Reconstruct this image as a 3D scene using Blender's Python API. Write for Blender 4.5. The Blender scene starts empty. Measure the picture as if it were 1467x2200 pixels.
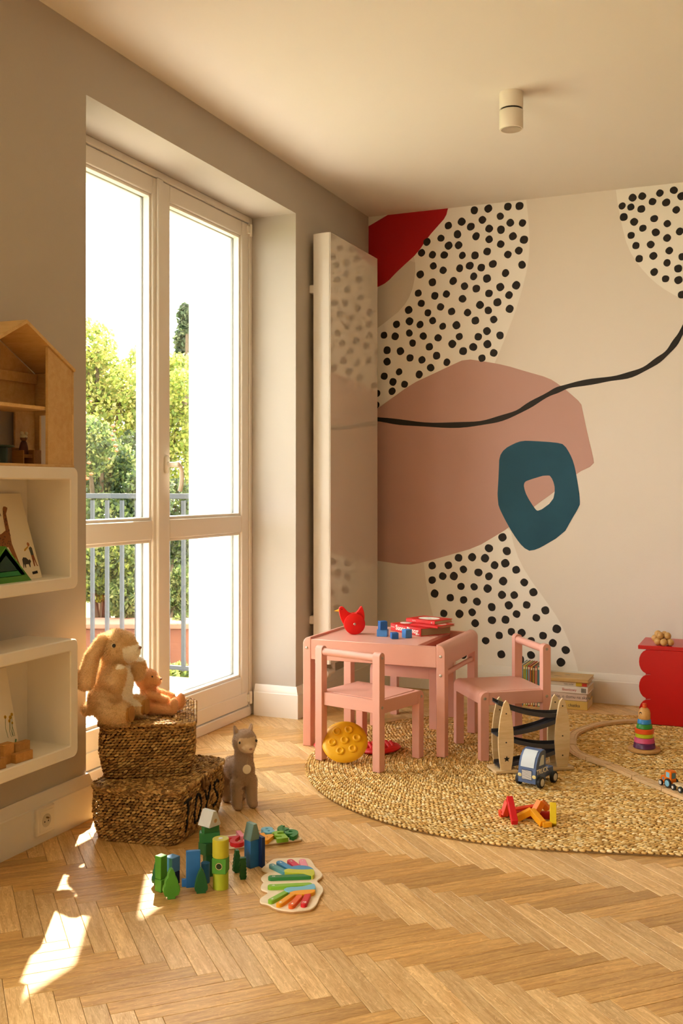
import bpy, math, random
import numpy as np
from mathutils import Vector, Matrix

random.seed(7)
scene = bpy.context.scene
COL = scene.collection

# ------------------------------------------------------------------ camera
F_PX, U0, V0, CAM_H, YAW = 2209.0, 733.5, 1047.0, 1.10, math.radians(23.08)
cam_d = bpy.data.cameras.new('camera')
cam_d.sensor_fit = 'HORIZONTAL'
cam_d.sensor_width = 36.0
cam_d.lens = 36.0 * F_PX / 1467.0
cam_d.shift_y = -(1100.0 - V0) / 1467.0
cam_d.clip_start = 0.05
cam = bpy.data.objects.new('camera', cam_d)
cam.location = (0, 0, CAM_H)
cam.rotation_euler = (math.pi / 2, 0, YAW)
COL.objects.link(cam)
scene.camera = cam

# ------------------------------------------------------------------ light and exposure
scene.view_settings.view_transform = 'Standard'
scene.view_settings.look = 'None'
scene.view_settings.gamma = 1.0
scene.view_settings.use_curve_mapping = False
scene.view_settings.exposure = 0.73
scene.cycles.use_denoising = True
scene.cycles.use_adaptive_sampling = True
scene.cycles.adaptive_threshold = 0.12
scene.cycles.adaptive_min_samples = 16
scene.cycles.use_guiding = True
scene.cycles.max_bounces = 9
scene.cycles.diffuse_bounces = 5
scene.cycles.glossy_bounces = 4
scene.cycles.transparent_max_bounces = 24
scene.cycles.sample_clamp_indirect = 3.0
scene.cycles.caustics_reflective = False
scene.cycles.caustics_refractive = False

world = bpy.data.worlds.new('sky')
scene.world = world
world.use_nodes = True
wn = world.node_tree.nodes
wn['Background'].inputs['Color'].default_value = (0.98, 0.985, 0.99, 1)
wn['Background'].inputs['Strength'].default_value = 6.0

SUN_AZ = (0.50, -0.866)          # the way the light travels over the floor
SUN_EL = math.radians(44.3)
sd = bpy.data.lights.new('sun', 'SUN')
sd.energy = 23.0
sd.color = (1.0, 0.88, 0.70)
sd.angle = math.radians(0.6)
sun = bpy.data.objects.new('sun', sd)
_h = Vector((SUN_AZ[0], SUN_AZ[1], 0)).normalized()
_d = Vector((_h.x * math.cos(SUN_EL), _h.y * math.cos(SUN_EL), -math.sin(SUN_EL)))
sun.rotation_euler = _d.to_track_quat('-Z', 'Y').to_euler()
sun.location = (-6, 9, 8)
COL.objects.link(sun)

def portal(name, loc, rot, sx, sy):
    l = bpy.data.lights.new(name, 'AREA')
    l.shape = 'RECTANGLE'; l.size = sx; l.size_y = sy
    l.cycles.is_portal = True
    o = bpy.data.objects.new(name, l)
    o.location = loc; o.rotation_euler = rot
    COL.objects.link(o)
portal('portal_balcony_door', (-2.80, 3.615, 1.25), (0, -math.pi / 2, 0), 2.3, 1.6)
portal('portal_window_assumed', (-2.80, -0.3, 1.25), (0, -math.pi / 2, 0), 2.35, 3.2)  # sky light through the assumed, unseen window beside the viewer

# ------------------------------------------------------------------ geometry helpers
_f = Vector((-math.sin(YAW), math.cos(YAW)))
_r = Vector((math.cos(YAW), math.sin(YAW)))
def ray(u, v):
    a = (u - U0) / F_PX
    return Vector((_f.x + a * _r.x, _f.y + a * _r.y, -(v - V0) / F_PX))
def G(u, v, z=0.0):                 # point of the photograph on the level z
    d = ray(u, v); t = (z - CAM_H) / d.z
    return Vector((d.x * t, d.y * t, z))
def PY(u, v, y):                    # point on a plane y = const (the mural wall)
    d = ray(u, v); t = y / d.y
    return Vector((d.x * t, y, CAM_H + d.z * t))
def PX(u, v, x):
    d = ray(u, v); t = x / d.x
    return Vector((x, d.y * t, CAM_H + d.z * t))

def T(x, y, z): return Matrix.Translation((x, y, z))
def R(a, ax): return Matrix.Rotation(math.radians(a), 4, ax)
def S(x, y, z): return Matrix.Diagonal((x, y, z, 1))

class MB:
    def __init__(s): s.v = []; s.f = []; s.mi = []; s.cur = 0
    def add(s, vf, M=None, mi=None):
        vs, fs = vf; o = len(s.v)
        if M is None: s.v.extend([tuple(p) for p in vs])
        else: s.v.extend([tuple(M @ Vector(p)) for p in vs])
        s.f.extend([tuple(i + o for i in f) for f in fs])
        s.mi.extend([s.cur if mi is None else mi] * len(fs))
        return s
    def mesh(s, name, mats, smooth=40):
        me = bpy.data.meshes.new(name)
        me.from_pydata(s.v, [], s.f)
        if not isinstance(mats, (list, tuple)): mats = [mats]
        for m in mats: me.materials.append(m)
        if len(mats) > 1: me.polygons.foreach_set('material_index', s.mi)
        finish(me, smooth)
        return me
    def build(s, name, mats, parent=None, smooth=40, M=None):
        return link(name, s.mesh(name, mats, smooth), parent, M)

def finish(me, smooth):
    if smooth is None: me.polygons.foreach_set('use_smooth', [False] * len(me.polygons))
    else:
        me.polygons.foreach_set('use_smooth', [True] * len(me.polygons))
        if smooth < 180: me.set_sharp_from_angle(angle=math.radians(smooth))
    me.update()

def link(name, me, parent=None, M=None):
    o = bpy.data.objects.new(name, me)
    COL.objects.link(o)
    if parent is not None: o.parent = parent
    if M is not None: o.matrix_local = M
    return o
def tag(o, label, cat=None, group=None, kind=None):
    if label: o['label'] = label
    if cat: o['category'] = cat
    if group: o['group'] = group
    if kind: o['kind'] = kind
    return o
def thing(name, label, cat, loc=(0, 0, 0), rz=0.0, group=None, kind=None):
    o = bpy.data.objects.new(name, None)
    COL.objects.link(o)
    o.empty_display_size = 0.05
    o.location = loc; o.rotation_euler = (0, 0, math.radians(rz))
    return tag(o, label, cat, group, kind)
def one(vf, name, mat, parent=None, M=None, smooth=40):
    return MB().add(vf).build(name, mat, parent, smooth, M)

# primitives: each returns (verts, faces)
def box(sx, sy, sz, b=0.0):
    x, y, z = sx / 2, sy / 2, sz / 2
    if b <= 0:
        v = [(i * x, j * y, k * z) for i in (-1, 1) for j in (-1, 1) for k in (-1, 1)]
        return v, [(0, 1, 3, 2), (4, 6, 7, 5), (0, 4, 5, 1), (2, 3, 7, 6), (0, 2, 6, 4), (1, 5, 7, 3)]
    v = []; idx = {}
    for i in (-1, 1):
        for j in (-1, 1):
            for k in (-1, 1):
                for a in range(3):
                    p = [i * (x - b), j * (y - b), k * (z - b)]
                    p[a] = (i * x, j * y, k * z)[a]
                    idx[(i, j, k, a)] = len(v); v.append(tuple(p))
    f = []
    for a in range(3):
        o1, o2 = (a + 1) % 3, (a + 2) % 3
        for s_ in (-1, 1):
            q = []
            for (p1, p2) in ((-1, -1), (1, -1), (1, 1), (-1, 1)):
                c = [0, 0, 0]; c[a] = s_; c[o1] = p1; c[o2] = p2
                q.append(idx[(c[0], c[1], c[2], a)])
            f.append(tuple(q) if s_ > 0 else tuple(reversed(q)))
    for a in range(3):          # edges running along axis a
        o1, o2 = (a + 1) % 3, (a + 2) % 3
        for p1 in (-1, 1):
            for p2 in (-1, 1):
                def g(e, ax):
                    c = [0, 0, 0]; c[a] = e; c[o1] = p1; c[o2] = p2
                    return idx[(c[0], c[1], c[2], ax)]
                q = [g(-1, o1), g(1, o1), g(1, o2), g(-1, o2)]
                f.append(tuple(q) if p1 * p2 < 0 else tuple(reversed(q)))
    for i in (-1, 1):
        for j in (-1, 1):
            for k in (-1, 1):
                t = (idx[(i, j, k, 0)], idx[(i, j, k, 1)], idx[(i, j, k, 2)])
                f.append(t if i * j * k > 0 else tuple(reversed(t)))
    return v, f
def bx(x0, x1, y0, y1, z0, z1, b=0.0):
    v, f = box(x1 - x0, y1 - y0, z1 - z0, b)
    c = ((x0 + x1) / 2, (y0 + y1) / 2, (z0 + z1) / 2)
    return [(p[0] + c[0], p[1] + c[1], p[2] + c[2]) for p in v], f
def lathe(prof, n=24):
    v = []; f = []; rings = []
    for (r, z) in prof:
        if r <= 1e-6: rings.append([len(v)]); v.append((0, 0, z))
        else:
            rings.append(list(range(len(v), len(v) + n)))
            v += [(r * math.cos(2 * math.pi * i / n), r * math.sin(2 * math.pi * i / n), z) for i in range(n)]
    for a, b_ in zip(rings[:-1], rings[1:]):
        for i in range(n):
            j = (i + 1) % n
            if len(a) == 1 and len(b_) == 1: continue
            if len(a) == 1: f.append((a[0], b_[j], b_[i]))
            elif len(b_) == 1: f.append((a[i], a[j], b_[0]))
            else: f.append((a[i], a[j], b_[j], b_[i]))
    if len(rings[0]) > 1: f.append(tuple(reversed(rings[0])))
    if len(rings[-1]) > 1: f.append(tuple(rings[-1]))
    return v, f
def cyl(r, h, n=24, b=0.0):      # axis z, base at 0
    if b <= 0: return lathe([(r, 0), (r, h)], n)
    return lathe([(r - b, 0), (r, b), (r, h - b), (r - b, h)], n)
def ell(rx, ry, rz, nu=16, nv=10):
    prof = [(math.sin(math.pi * k / nv), -math.cos(math.pi * k / nv)) for k in range(nv + 1)]
    prof[0] = (0, -1); prof[-1] = (0, 1)
    v, f = lathe(prof, nu)
    return [(p[0] * rx, p[1] * ry, p[2] * rz) for p in v], f
def tube(path, rad, n=8, closed=False, caps=True):
    P = [Vector(p) for p in path]; m = len(P)
    if not isinstance(rad, (list, tuple)): rad = [rad] * m
    v = []; f = []
    up = None
    for i in range(m):
        a = P[(i - 1) % m] if (closed or i > 0) else P[i]
        b_ = P[(i + 1) % m] if (closed or i < m - 1) else P[i]
        t = (b_ - a).normalized()
        if up is None:
            up = Vector((0, 0, 1)) if abs(t.z) < 0.9 else Vector((1, 0, 0))
        s_ = t.cross(up)
        if s_.length < 1e-5: s_ = t.cross(Vector((0, 1, 0)))
        s_.normalize(); up = s_.cross(t).normalized()
        for k in range(n):
            an = 2 * math.pi * k / n
            v.append(tuple(P[i] + rad[i] * (math.cos(an) * s_ + math.sin(an) * up)))
    for i in range(m if closed else m - 1):
        for k in range(n):
            a0, a1 = i * n + k, i * n + (k + 1) % n
            j = (i + 1) % m
            f.append((a0, j * n + k, j * n + (k + 1) % n, a1))
    if caps and not closed:
        f.append(tuple(range(n))); f.append(tuple(reversed(range((m - 1) * n, m * n))))
    return v, f
def area2(o): return sum(o[i][0] * o[(i + 1) % len(o)][1] - o[(i + 1) % len(o)][0] * o[i][1] for i in range(len(o)))
def inset(o, d):
    n = len(o); res = []
    for i in range(n):
        p0, p1, p2 = Vector(o[i - 1]), Vector(o[i]), Vector(o[(i + 1) % n])
        e1 = (p1 - p0); e2 = (p2 - p1)
        if e1.length < 1e-9 or e2.length < 1e-9: res.append(tuple(p1)); continue
        n1 = Vector((-e1.y, e1.x)).normalized(); n2 = Vector((-e2.y, e2.x)).normalized()
        b_ = n1 + n2
        if b_.length < 1e-6: res.append(tuple(p1 + n1 * d)); continue
        b_.normalize(); c = max(0.4, b_.dot(n1))
        res.append(tuple(p1 + b_ * (d / c)))
    return res
def prism(o, z0, z1, b=0.0, bottom=True):
    o = [(p[0], p[1]) for p in o]
    if area2(o) < 0: o = list(reversed(o))
    n = len(o); v = [(x, y, z0) for x, y in o]; f = []
    if bottom: f.append(tuple(reversed(range(n))))
    if b > 0:
        v += [(x, y, z1 - b) for x, y in o]
        v += [(x, y, z1) for x, y in inset(o, b)]
        L = 3
    else:
        v += [(x, y, z1) for x, y in o]; L = 2
    for k in range(L - 1):
        for i in range(n):
            j = (i + 1) % n
            f.append((k * n + i, k * n + j, (k + 1) * n + j, (k + 1) * n + i))
    f.append(tuple(range((L - 1) * n, L * n)))
    return v, f
def rrect(w, h, r, n=5, cx=0, cy=0):
    o = []
    for (sx, sy, a0) in ((1, 1, 0), (-1, 1, 90), (-1, -1, 180), (1, -1, 270)):
        for k in range(n + 1):
            a = math.radians(a0 + 90 * k / n)
            o.append((cx + sx * (w / 2 - r) + r * math.cos(a), cy + sy * (h / 2 - r) + r * math.sin(a)))
    return o
def capsule2(p, q, w, n=7):
    p, q = Vector(p), Vector(q); d = q - p; a0 = math.atan2(d.y, d.x); r = w / 2; o = []
    for k in range(n + 1):
        a = a0 - math.pi / 2 + math.pi * k / n; o.append((q.x + r * math.cos(a), q.y + r * math.sin(a)))
    for k in range(n + 1):
        a = a0 + math.pi / 2 + math.pi * k / n; o.append((p.x + r * math.cos(a), p.y + r * math.sin(a)))
    return o
def smooth_poly(o, it=2, closed=True):
    for _ in range(it):
        n = len(o); r = []
        rng = range(n if closed else n - 1)
        if not closed: r.append(o[0])
        for i in rng:
            a, b_ = o[i], o[(i + 1) % n]
            r.append(tuple(0.75 * a[k] + 0.25 * b_[k] for k in range(len(a))))
            r.append(tuple(0.25 * a[k] + 0.75 * b_[k] for k in range(len(a))))
        if not closed: r.append(o[-1])
        o = r
    return o
XZ = R(90, 'X')                 # turns an outline in x,y upright: (x, y, z) -> (x, -z, y)

def dup(root, loc=None, rz=None, label=None, parent=None):
    c = root.copy(); COL.objects.link(c); c.parent = parent
    if loc is not None: c.location = loc
    if rz is not None: c.rotation_euler = (0, 0, math.radians(rz))
    if label: c['label'] = label
    for ch in list(root.children): dup(ch, parent=c)
    return c

# ------------------------------------------------------------------ materials
def lin(h):
    h = h.lstrip('#'); out = []
    for i in (0, 2, 4):
        c = int(h[i:i + 2], 16) / 255
        out.append(c / 12.92 if c <= 0.04045 else ((c + 0.055) / 1.055) ** 2.4)
    return (*out, 1)
_mats = {}
def pm(name, col, rough=0.5, metal=0.0, spec=0.5, coat=0.0, var=0.0, vscale=8.0, bump=0.0, bscale=60.0, sub=0.0):
    if name in _mats: return _mats[name]
    m = bpy.data.materials.new(name); m.use_nodes = True; nt = m.node_tree; b = nt.nodes['Principled BSDF']
    c = lin(col) if isinstance(col, str) else (*col, 1)
    b.inputs['Base Color'].default_value = c
    b.inputs['Roughness'].default_value = rough
    b.inputs['Metallic'].default_value = metal
    b.inputs['Specular IOR Level'].default_value = spec
    if coat: b.inputs['Coat Weight'].default_value = coat; b.inputs['Coat Roughness'].default_value = 0.08
    if var or bump:
        tc = nt.nodes.new('ShaderNodeTexCoord')
    if var:
        n = nt.nodes.new('ShaderNodeTexNoise'); n.inputs['Scale'].default_value = vscale; n.inputs['Detail'].default_value = 4
        nt.links.new(tc.outputs['Object'], n.inputs['Vector'])
        r = nt.nodes.new('ShaderNodeMapRange'); r.inputs[1].default_value = 0.3; r.inputs[2].default_value = 0.7
        r.inputs[3].default_value = 1 - var; r.inputs[4].default_value = 1 + var
        nt.links.new(n.outputs['Fac'], r.inputs['Value'])
        mx = nt.nodes.new('ShaderNodeVectorMath'); mx.operation = 'SCALE'; mx.inputs[0].default_value = c[:3]
        nt.links.new(r.outputs[0], mx.inputs['Scale']); nt.links.new(mx.outputs[0], b.inputs['Base Color'])
    if bump:
        n = nt.nodes.new('ShaderNodeTexNoise'); n.inputs['Scale'].default_value = bscale; n.inputs['Detail'].default_value = 3
        nt.links.new(tc.outputs['Object'], n.inputs['Vector'])
        bp = nt.nodes.new('ShaderNodeBump'); bp.inputs['Strength'].default_value = bump; bp.inputs['Distance'].default_value = 0.002
        nt.links.new(n.outputs['Fac'], bp.inputs['Height']); nt.links.new(bp.outputs[0], b.inputs['Normal'])
    _mats[name] = m
    return m
def wood(name, light, dark, scale=(2, 30, 30), rough=0.5, coord='Object', island=False, cvar=0.12, spec=0.35, figure=0.0):
    """long grain along x of the coordinates"""
    if name in _mats: return _mats[name]
    m = bpy.data.materials.new(name); m.use_nodes = True; nt = m.node_tree; N = nt.nodes; L = nt.links
    b = N['Principled BSDF']; b.inputs['Roughness'].default_value = rough; b.inputs['Specular IOR Level'].default_value = spec
    if coord == 'Object':
        tc = N.new('ShaderNodeTexCoord'); vec = tc.outputs['Object']
    else:
        at = N.new('ShaderNodeAttribute'); at.attribute_name = coord; vec = at.outputs['Vector']
    oi = N.new('ShaderNodeObjectInfo'); rnd = oi.outputs['Random']
    if island:
        g = N.new('ShaderNodeNewGeometry'); ad = N.new('ShaderNodeMath'); ad.operation = 'ADD'
        L.new(rnd, ad.inputs[0]); L.new(g.outputs['Random Per Island'], ad.inputs[1])
        fr = N.new('ShaderNodeMath'); fr.operation = 'FRACT'; L.new(ad.outputs[0], fr.inputs[0]); rnd = fr.outputs[0]
    off = N.new('ShaderNodeVectorMath'); off.operation = 'SCALE'; off.inputs[0].default_value = (17.3, 5.7, 9.1); L.new(rnd, off.inputs['Scale'])
    add = N.new('ShaderNodeVectorMath'); add.operation = 'ADD'; L.new(vec, add.inputs[0]); L.new(off.outputs[0], add.inputs[1])
    mp = N.new('ShaderNodeMapping'); mp.inputs['Scale'].default_value = scale; L.new(add.outputs[0], mp.inputs['Vector'])
    n1 = N.new('ShaderNodeTexNoise'); n1.inputs['Scale'].default_value = 3.0; n1.inputs['Detail'].default_value = 5; n1.inputs['Distortion'].default_value = 0.6
    L.new(mp.outputs[0], n1.inputs['Vector'])
    mp2 = N.new('ShaderNodeMapping'); mp2.inputs['Scale'].default_value = (scale[0] * 3, scale[1] * 5, scale[2] * 5); L.new(add.outputs[0], mp2.inputs['Vector'])
    n2 = N.new('ShaderNodeTexNoise'); n2.inputs['Scale'].default_value = 6.0; n2.inputs['Detail'].default_value = 3
    L.new(mp2.outputs[0], n2.inputs['Vector'])
    mixf = N.new('ShaderNodeMath'); mixf.operation = 'MULTIPLY_ADD'; mixf.inputs[1].default_value = 0.5
    h = N.new('ShaderNodeMath'); h.operation = 'MULTIPLY'; h.inputs[1].default_value = 0.5
    L.new(n2.outputs['Fac'], h.inputs[0]); L.new(n1.outputs['Fac'], mixf.inputs[0]); L.new(h.outputs[0], mixf.inputs[2])
    fac = mixf.outputs[0]
    if figure:
        mp3 = N.new('ShaderNodeMapping'); mp3.inputs['Scale'].default_value = (30, 55, 1); L.new(add.outputs[0], mp3.inputs['Vector'])
        n3 = N.new('ShaderNodeTexNoise'); n3.inputs['Scale'].default_value = 1.6; n3.inputs['Detail'].default_value = 2; n3.inputs['Distortion'].default_value = 1.4
        L.new(mp3.outputs[0], n3.inputs['Vector'])
        c3 = N.new('ShaderNodeMapRange'); c3.inputs[1].default_value = 0.60; c3.inputs[2].default_value = 0.70; c3.inputs[3].default_value = 0; c3.inputs[4].default_value = figure
        L.new(n3.outputs['Fac'], c3.inputs['Value'])
        a3 = N.new('ShaderNodeMath'); a3.operation = 'SUBTRACT'; L.new(fac, a3.inputs[0]); L.new(c3.outputs[0], a3.inputs[1]); fac = a3.outputs[0]
    cr = N.new('ShaderNodeValToRGB'); cr.color_ramp.elements[0].position = 0.36; cr.color_ramp.elements[1].position = 0.64
    cr.color_ramp.elements[0].color = lin(light); cr.color_ramp.elements[1].color = lin(dark)
    L.new(fac, cr.inputs['Fac'])
    r = N.new('ShaderNodeMapRange'); r.inputs[3].default_value = 1 - cvar; r.inputs[4].default_value = 1 + cvar; L.new(rnd, r.inputs['Value'])
    sc = N.new('ShaderNodeVectorMath'); sc.operation = 'SCALE'; L.new(cr.outputs[0], sc.inputs[0]); L.new(r.outputs[0], sc.inputs['Scale'])
    L.new(sc.outputs[0], b.inputs['Base Color'])
    bp = N.new('ShaderNodeBump'); bp.inputs['Strength'].default_value = 0.12; bp.inputs['Distance'].default_value = 0.001
    L.new(n2.outputs['Fac'], bp.inputs['Height']); L.new(bp.outputs[0], b.inputs['Normal'])
    _mats[name] = m
    return m
def colmat(name, rough=0.9, sheen=0.0, transl=0.0, spec=0.2):
    if name in _mats: return _mats[name]
    m = bpy.data.materials.new(name); m.use_nodes = True; nt = m.node_tree; b = nt.nodes['Principled BSDF']
    a = nt.nodes.new('ShaderNodeAttribute'); a.attribute_name = 'Col'
    nt.links.new(a.outputs['Color'], b.inputs['Base Color'])
    b.inputs['Roughness'].default_value = rough; b.inputs['Specular IOR Level'].default_value = spec
    if sheen: b.inputs['Sheen Weight'].default_value = sheen
    if transl:
        t = nt.nodes.new('ShaderNodeBsdfTranslucent'); nt.links.new(a.outputs['Color'], t.inputs['Color'])
        mx = nt.nodes.new('ShaderNodeMixShader'); mx.inputs[0].default_value = transl
        nt.links.new(b.outputs[0], mx.inputs[1]); nt.links.new(t.outputs[0], mx.inputs[2])
        nt.links.new(mx.outputs[0], nt.nodes['Material Output'].inputs['Surface'])
    _mats[name] = m
    return m
def glass_mat(name='window_glass'):
    if name in _mats: return _mats[name]
    m = bpy.data.materials.new(name); m.use_nodes = True; nt = m.node_tree; N = nt.nodes; N.remove(N['Principled BSDF'])
    t = N.new('ShaderNodeBsdfTransparent'); t.inputs['Color'].default_value = (0.88, 0.89, 0.88, 1); g = N.new('ShaderNodeBsdfGlossy'); g.inputs['Roughness'].default_value = 0.0
    fr = N.new('ShaderNodeFresnel'); ge = N.new('ShaderNodeNewGeometry')      # thin pane: the same reflectance from both faces
    io = N.new('ShaderNodeMapRange'); io.inputs[3].default_value = 1.45; io.inputs[4].default_value = 1 / 1.45
    nt.links.new(ge.outputs['Backfacing'], io.inputs['Value']); nt.links.new(io.outputs[0], fr.inputs['IOR'])
    mx = N.new('ShaderNodeMixShader'); nt.links.new(fr.outputs[0], mx.inputs[0]); nt.links.new(t.outputs[0], mx.inputs[1]); nt.links.new(g.outputs[0], mx.inputs[2])
    nt.links.new(mx.outputs[0], N['Material Output'].inputs['Surface'])
    _mats[name] = m
    return m
def set_col(me, cols, domain='FACE'):
    a = me.color_attributes.new('Col', 'FLOAT_COLOR', 'POINT' if domain == 'POINT' else 'CORNER')
    if domain == 'POINT': a.data.foreach_set('color', np.asarray(cols, dtype=np.float32).ravel()); return
    loops = np.empty(len(me.loops), dtype=np.int32); c = np.asarray(cols, dtype=np.float32)
    tot = np.empty(len(me.polygons), dtype=np.int32); me.polygons.foreach_get('loop_total', tot)
    a.data.foreach_set('color', np.repeat(c, tot, axis=0).ravel())
def text(body, size, mat, parent, M, extrude=0.0004, bold=0.0, name='lettering', align='CENTER'):
    cu = bpy.data.curves.new(name, 'FONT'); cu.body = body; cu.size = size; cu.align_x = align; cu.align_y = 'CENTER'
    cu.extrude = extrude; cu.offset = bold; cu.resolution_u = 3
    tmp = bpy.data.objects.new(name, cu); COL.objects.link(tmp)
    dg = bpy.context.evaluated_depsgraph_get()
    me = bpy.data.meshes.new_from_object(tmp.evaluated_get(dg))
    bpy.data.objects.remove(tmp)
    me.materials.clear(); me.materials.append(mat)
    return link(name, me, parent, M)
def frameM(o, ex, ey):              # matrix with origin o, x axis ex, y axis ey
    ex = Vector(ex).normalized(); ez = ex.cross(Vector(ey)).normalized(); ey = ez.cross(ex)
    m = Matrix((ex, ey, ez)).transposed().to_4x4(); m.translation = Vector(o)
    return m

# ================================================================== THE ROOM
XL, YB, ZC = -2.12, 5.36, 2.615          # left wall, mural wall, ceiling
N0, N1, NZ = 2.81, 4.42, 2.405           # door niche
XD = -2.36                               # room face of the balcony door
YF, XR = -2.6, 4.2
M_wall = pm('grey_white_wall_paint', '#bcb3a7', 0.75, spec=0.2, bump=0.15, bscale=180)
M_mural = pm('mural_beige_paint', '#ece3d8', 0.7, spec=0.25, bump=0.15, bscale=180)
M_ceil = pm('ceiling_paint', '#ebe5dc', 0.8, spec=0.15)
M_trim = pm('white_lacquered_trim', '#efe9df', 0.35, spec=0.4)
M_ext = pm('white_render_outside', '#f3f0ea', 0.85, spec=0.1)

SY0, SY1, SZ0, SZ1 = -1.90, 1.30, 0.10, 2.42      # assumed second opening of the same wall, unseen beside the viewer, added for fill light
w = MB()
w.add(bx(-2.46, XL, YF - 0.3, SY0, -0.05, ZC)).add(bx(-2.46, XL, SY1, N0, -0.05, ZC)).add(bx(-2.46, XL, N1, YB + 0.02, -0.05, ZC)).add(bx(-2.46, XL, N0, N1, NZ, ZC))
w.add(bx(-2.46, XL, SY0, SY1, -0.05, SZ0)).add(bx(-2.46, XL, SY0, SY1, SZ1, ZC))
tag(w.build('wall_left', M_wall, smooth=None), 'pale grey painted wall around the balcony door', kind='structure')
w = MB()
w.add(bx(-2.735, -2.46, YF - 0.3, SY0, -0.6, 3.2)).add(bx(-2.735, -2.46, SY1, N0 - 0.03, -0.6, 3.2)).add(bx(-2.735, -2.46, N1 + 0.04, 6.4, -0.6, 3.2))
w.add(bx(-2.735, -2.46, N0 - 0.03, N1 + 0.04, NZ, 3.2)).add(bx(-2.735, -2.46, N0 - 0.03, N1 + 0.04, -0.6, 0.0))
w.add(bx(-2.735, -2.46, SY0, SY1, SZ1, 3.2)).add(bx(-2.735, -2.46, SY0, SY1, -0.6, SZ0))
tag(w.build('wall_outside', M_ext, smooth=None), 'white rendered outer wall seen through the glass door', kind='structure')
tag(one(bx(XL - 0.34, XR, YB, YB + 0.25, -0.05, ZC), 'wall_back', M_mural, smooth=None), 'beige back wall painted with an abstract mural', kind='structure')
tag(one(bx(-2.46, XR + 0.2, YF - 0.3, YB + 0.25, ZC, ZC + 0.2), 'ceiling', M_ceil, smooth=None), 'plain cream ceiling', kind='structure')
tag(one(bx(XR, XR + 0.2, YF - 0.3, YB + 0.25, -0.05, ZC), 'wall_right', pm('taupe_wall_paint', '#b5a592', 0.8), smooth=None), 'pale wall on the right, out of the picture', kind='structure')
tag(one(bx(-2.46, XR + 0.2, YF - 0.3, YF, -0.05, ZC), 'wall_front', M_wall, smooth=None), 'pale wall behind the viewer', kind='structure')
wf = thing('window_assumed', 'assumed wide window in the left wall beside the viewer, added for fill light', None, kind='structure')  # out of view: assumed from the light in the room, added as fill
m = MB()
for (a, b_) in ((SY0, SY0 + 0.07), (SY1 - 0.07, SY1), ((SY0 + SY1) / 2 - 0.05, (SY0 + SY1) / 2 + 0.05)): m.add(bx(-2.44, -2.37, a, b_, SZ0, SZ1, 0.004))
for (a, b_) in ((SZ0, SZ0 + 0.07), (SZ1 - 0.07, SZ1)): m.add(bx(-2.44, -2.37, SY0 + 0.07, SY1 - 0.07, a, b_, 0.004))
m.build('window_assumed_frame', M_trim, wf)

# ---- baseboards: extruded profile (offset from wall, height)
PROF = [(0, 0), (0.020, 0), (0.020, 0.112), (0.017, 0.116), (0.017, 0.120), (0.012, 0.130), (0.010, 0.142), (0.006, 0.150), (0, 0.150)]
def baseboard(path, name, label):
    """path: (x, y) points; the room lies to the left of the walking direction"""
    n = len(path); v = []; f = []; k = len(PROF)
    for i in range(n):
        d0 = (Vector(path[i]) - Vector(path[i - 1])).normalized() if i > 0 else None
        d1 = (Vector(path[i + 1]) - Vector(path[i])).normalized() if i < n - 1 else None
        nn = [Vector((-d.y, d.x)) for d in (d0, d1) if d is not None]
        b_ = sum(nn, Vector((0, 0))).normalized(); c = b_.dot(nn[0])
        for (o, h) in PROF:
            p = Vector(path[i]) + b_ * (o / c); v.append((p.x, p.y, h))
    for i in range(n - 1):
        for j in range(k - 1):
            f.append((i * k + j, i * k + j + 1, (i + 1) * k + j + 1, (i + 1) * k + j))
    f.append(tuple(range(k))); f.append(tuple(reversed(range((n - 1) * k, n * k))))
    me = bpy.data.meshes.new(name); me.from_pydata(v, [], f); me.materials.append(M_trim); finish(me, 30)
    me.validate()
    o = link(name, me); tag(o, label, kind='structure'); return o
baseboard([(-2.335, N0), (XL, N0), (XL, YF)], 'baseboard_left', 'white baseboard under the wall shelves with a socket in it')
baseboard([(XR, YB), (XL, YB), (XL, N1), (-2.335, N1)], 'baseboard_back', 'white baseboard along the mural wall and door niche')

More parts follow.
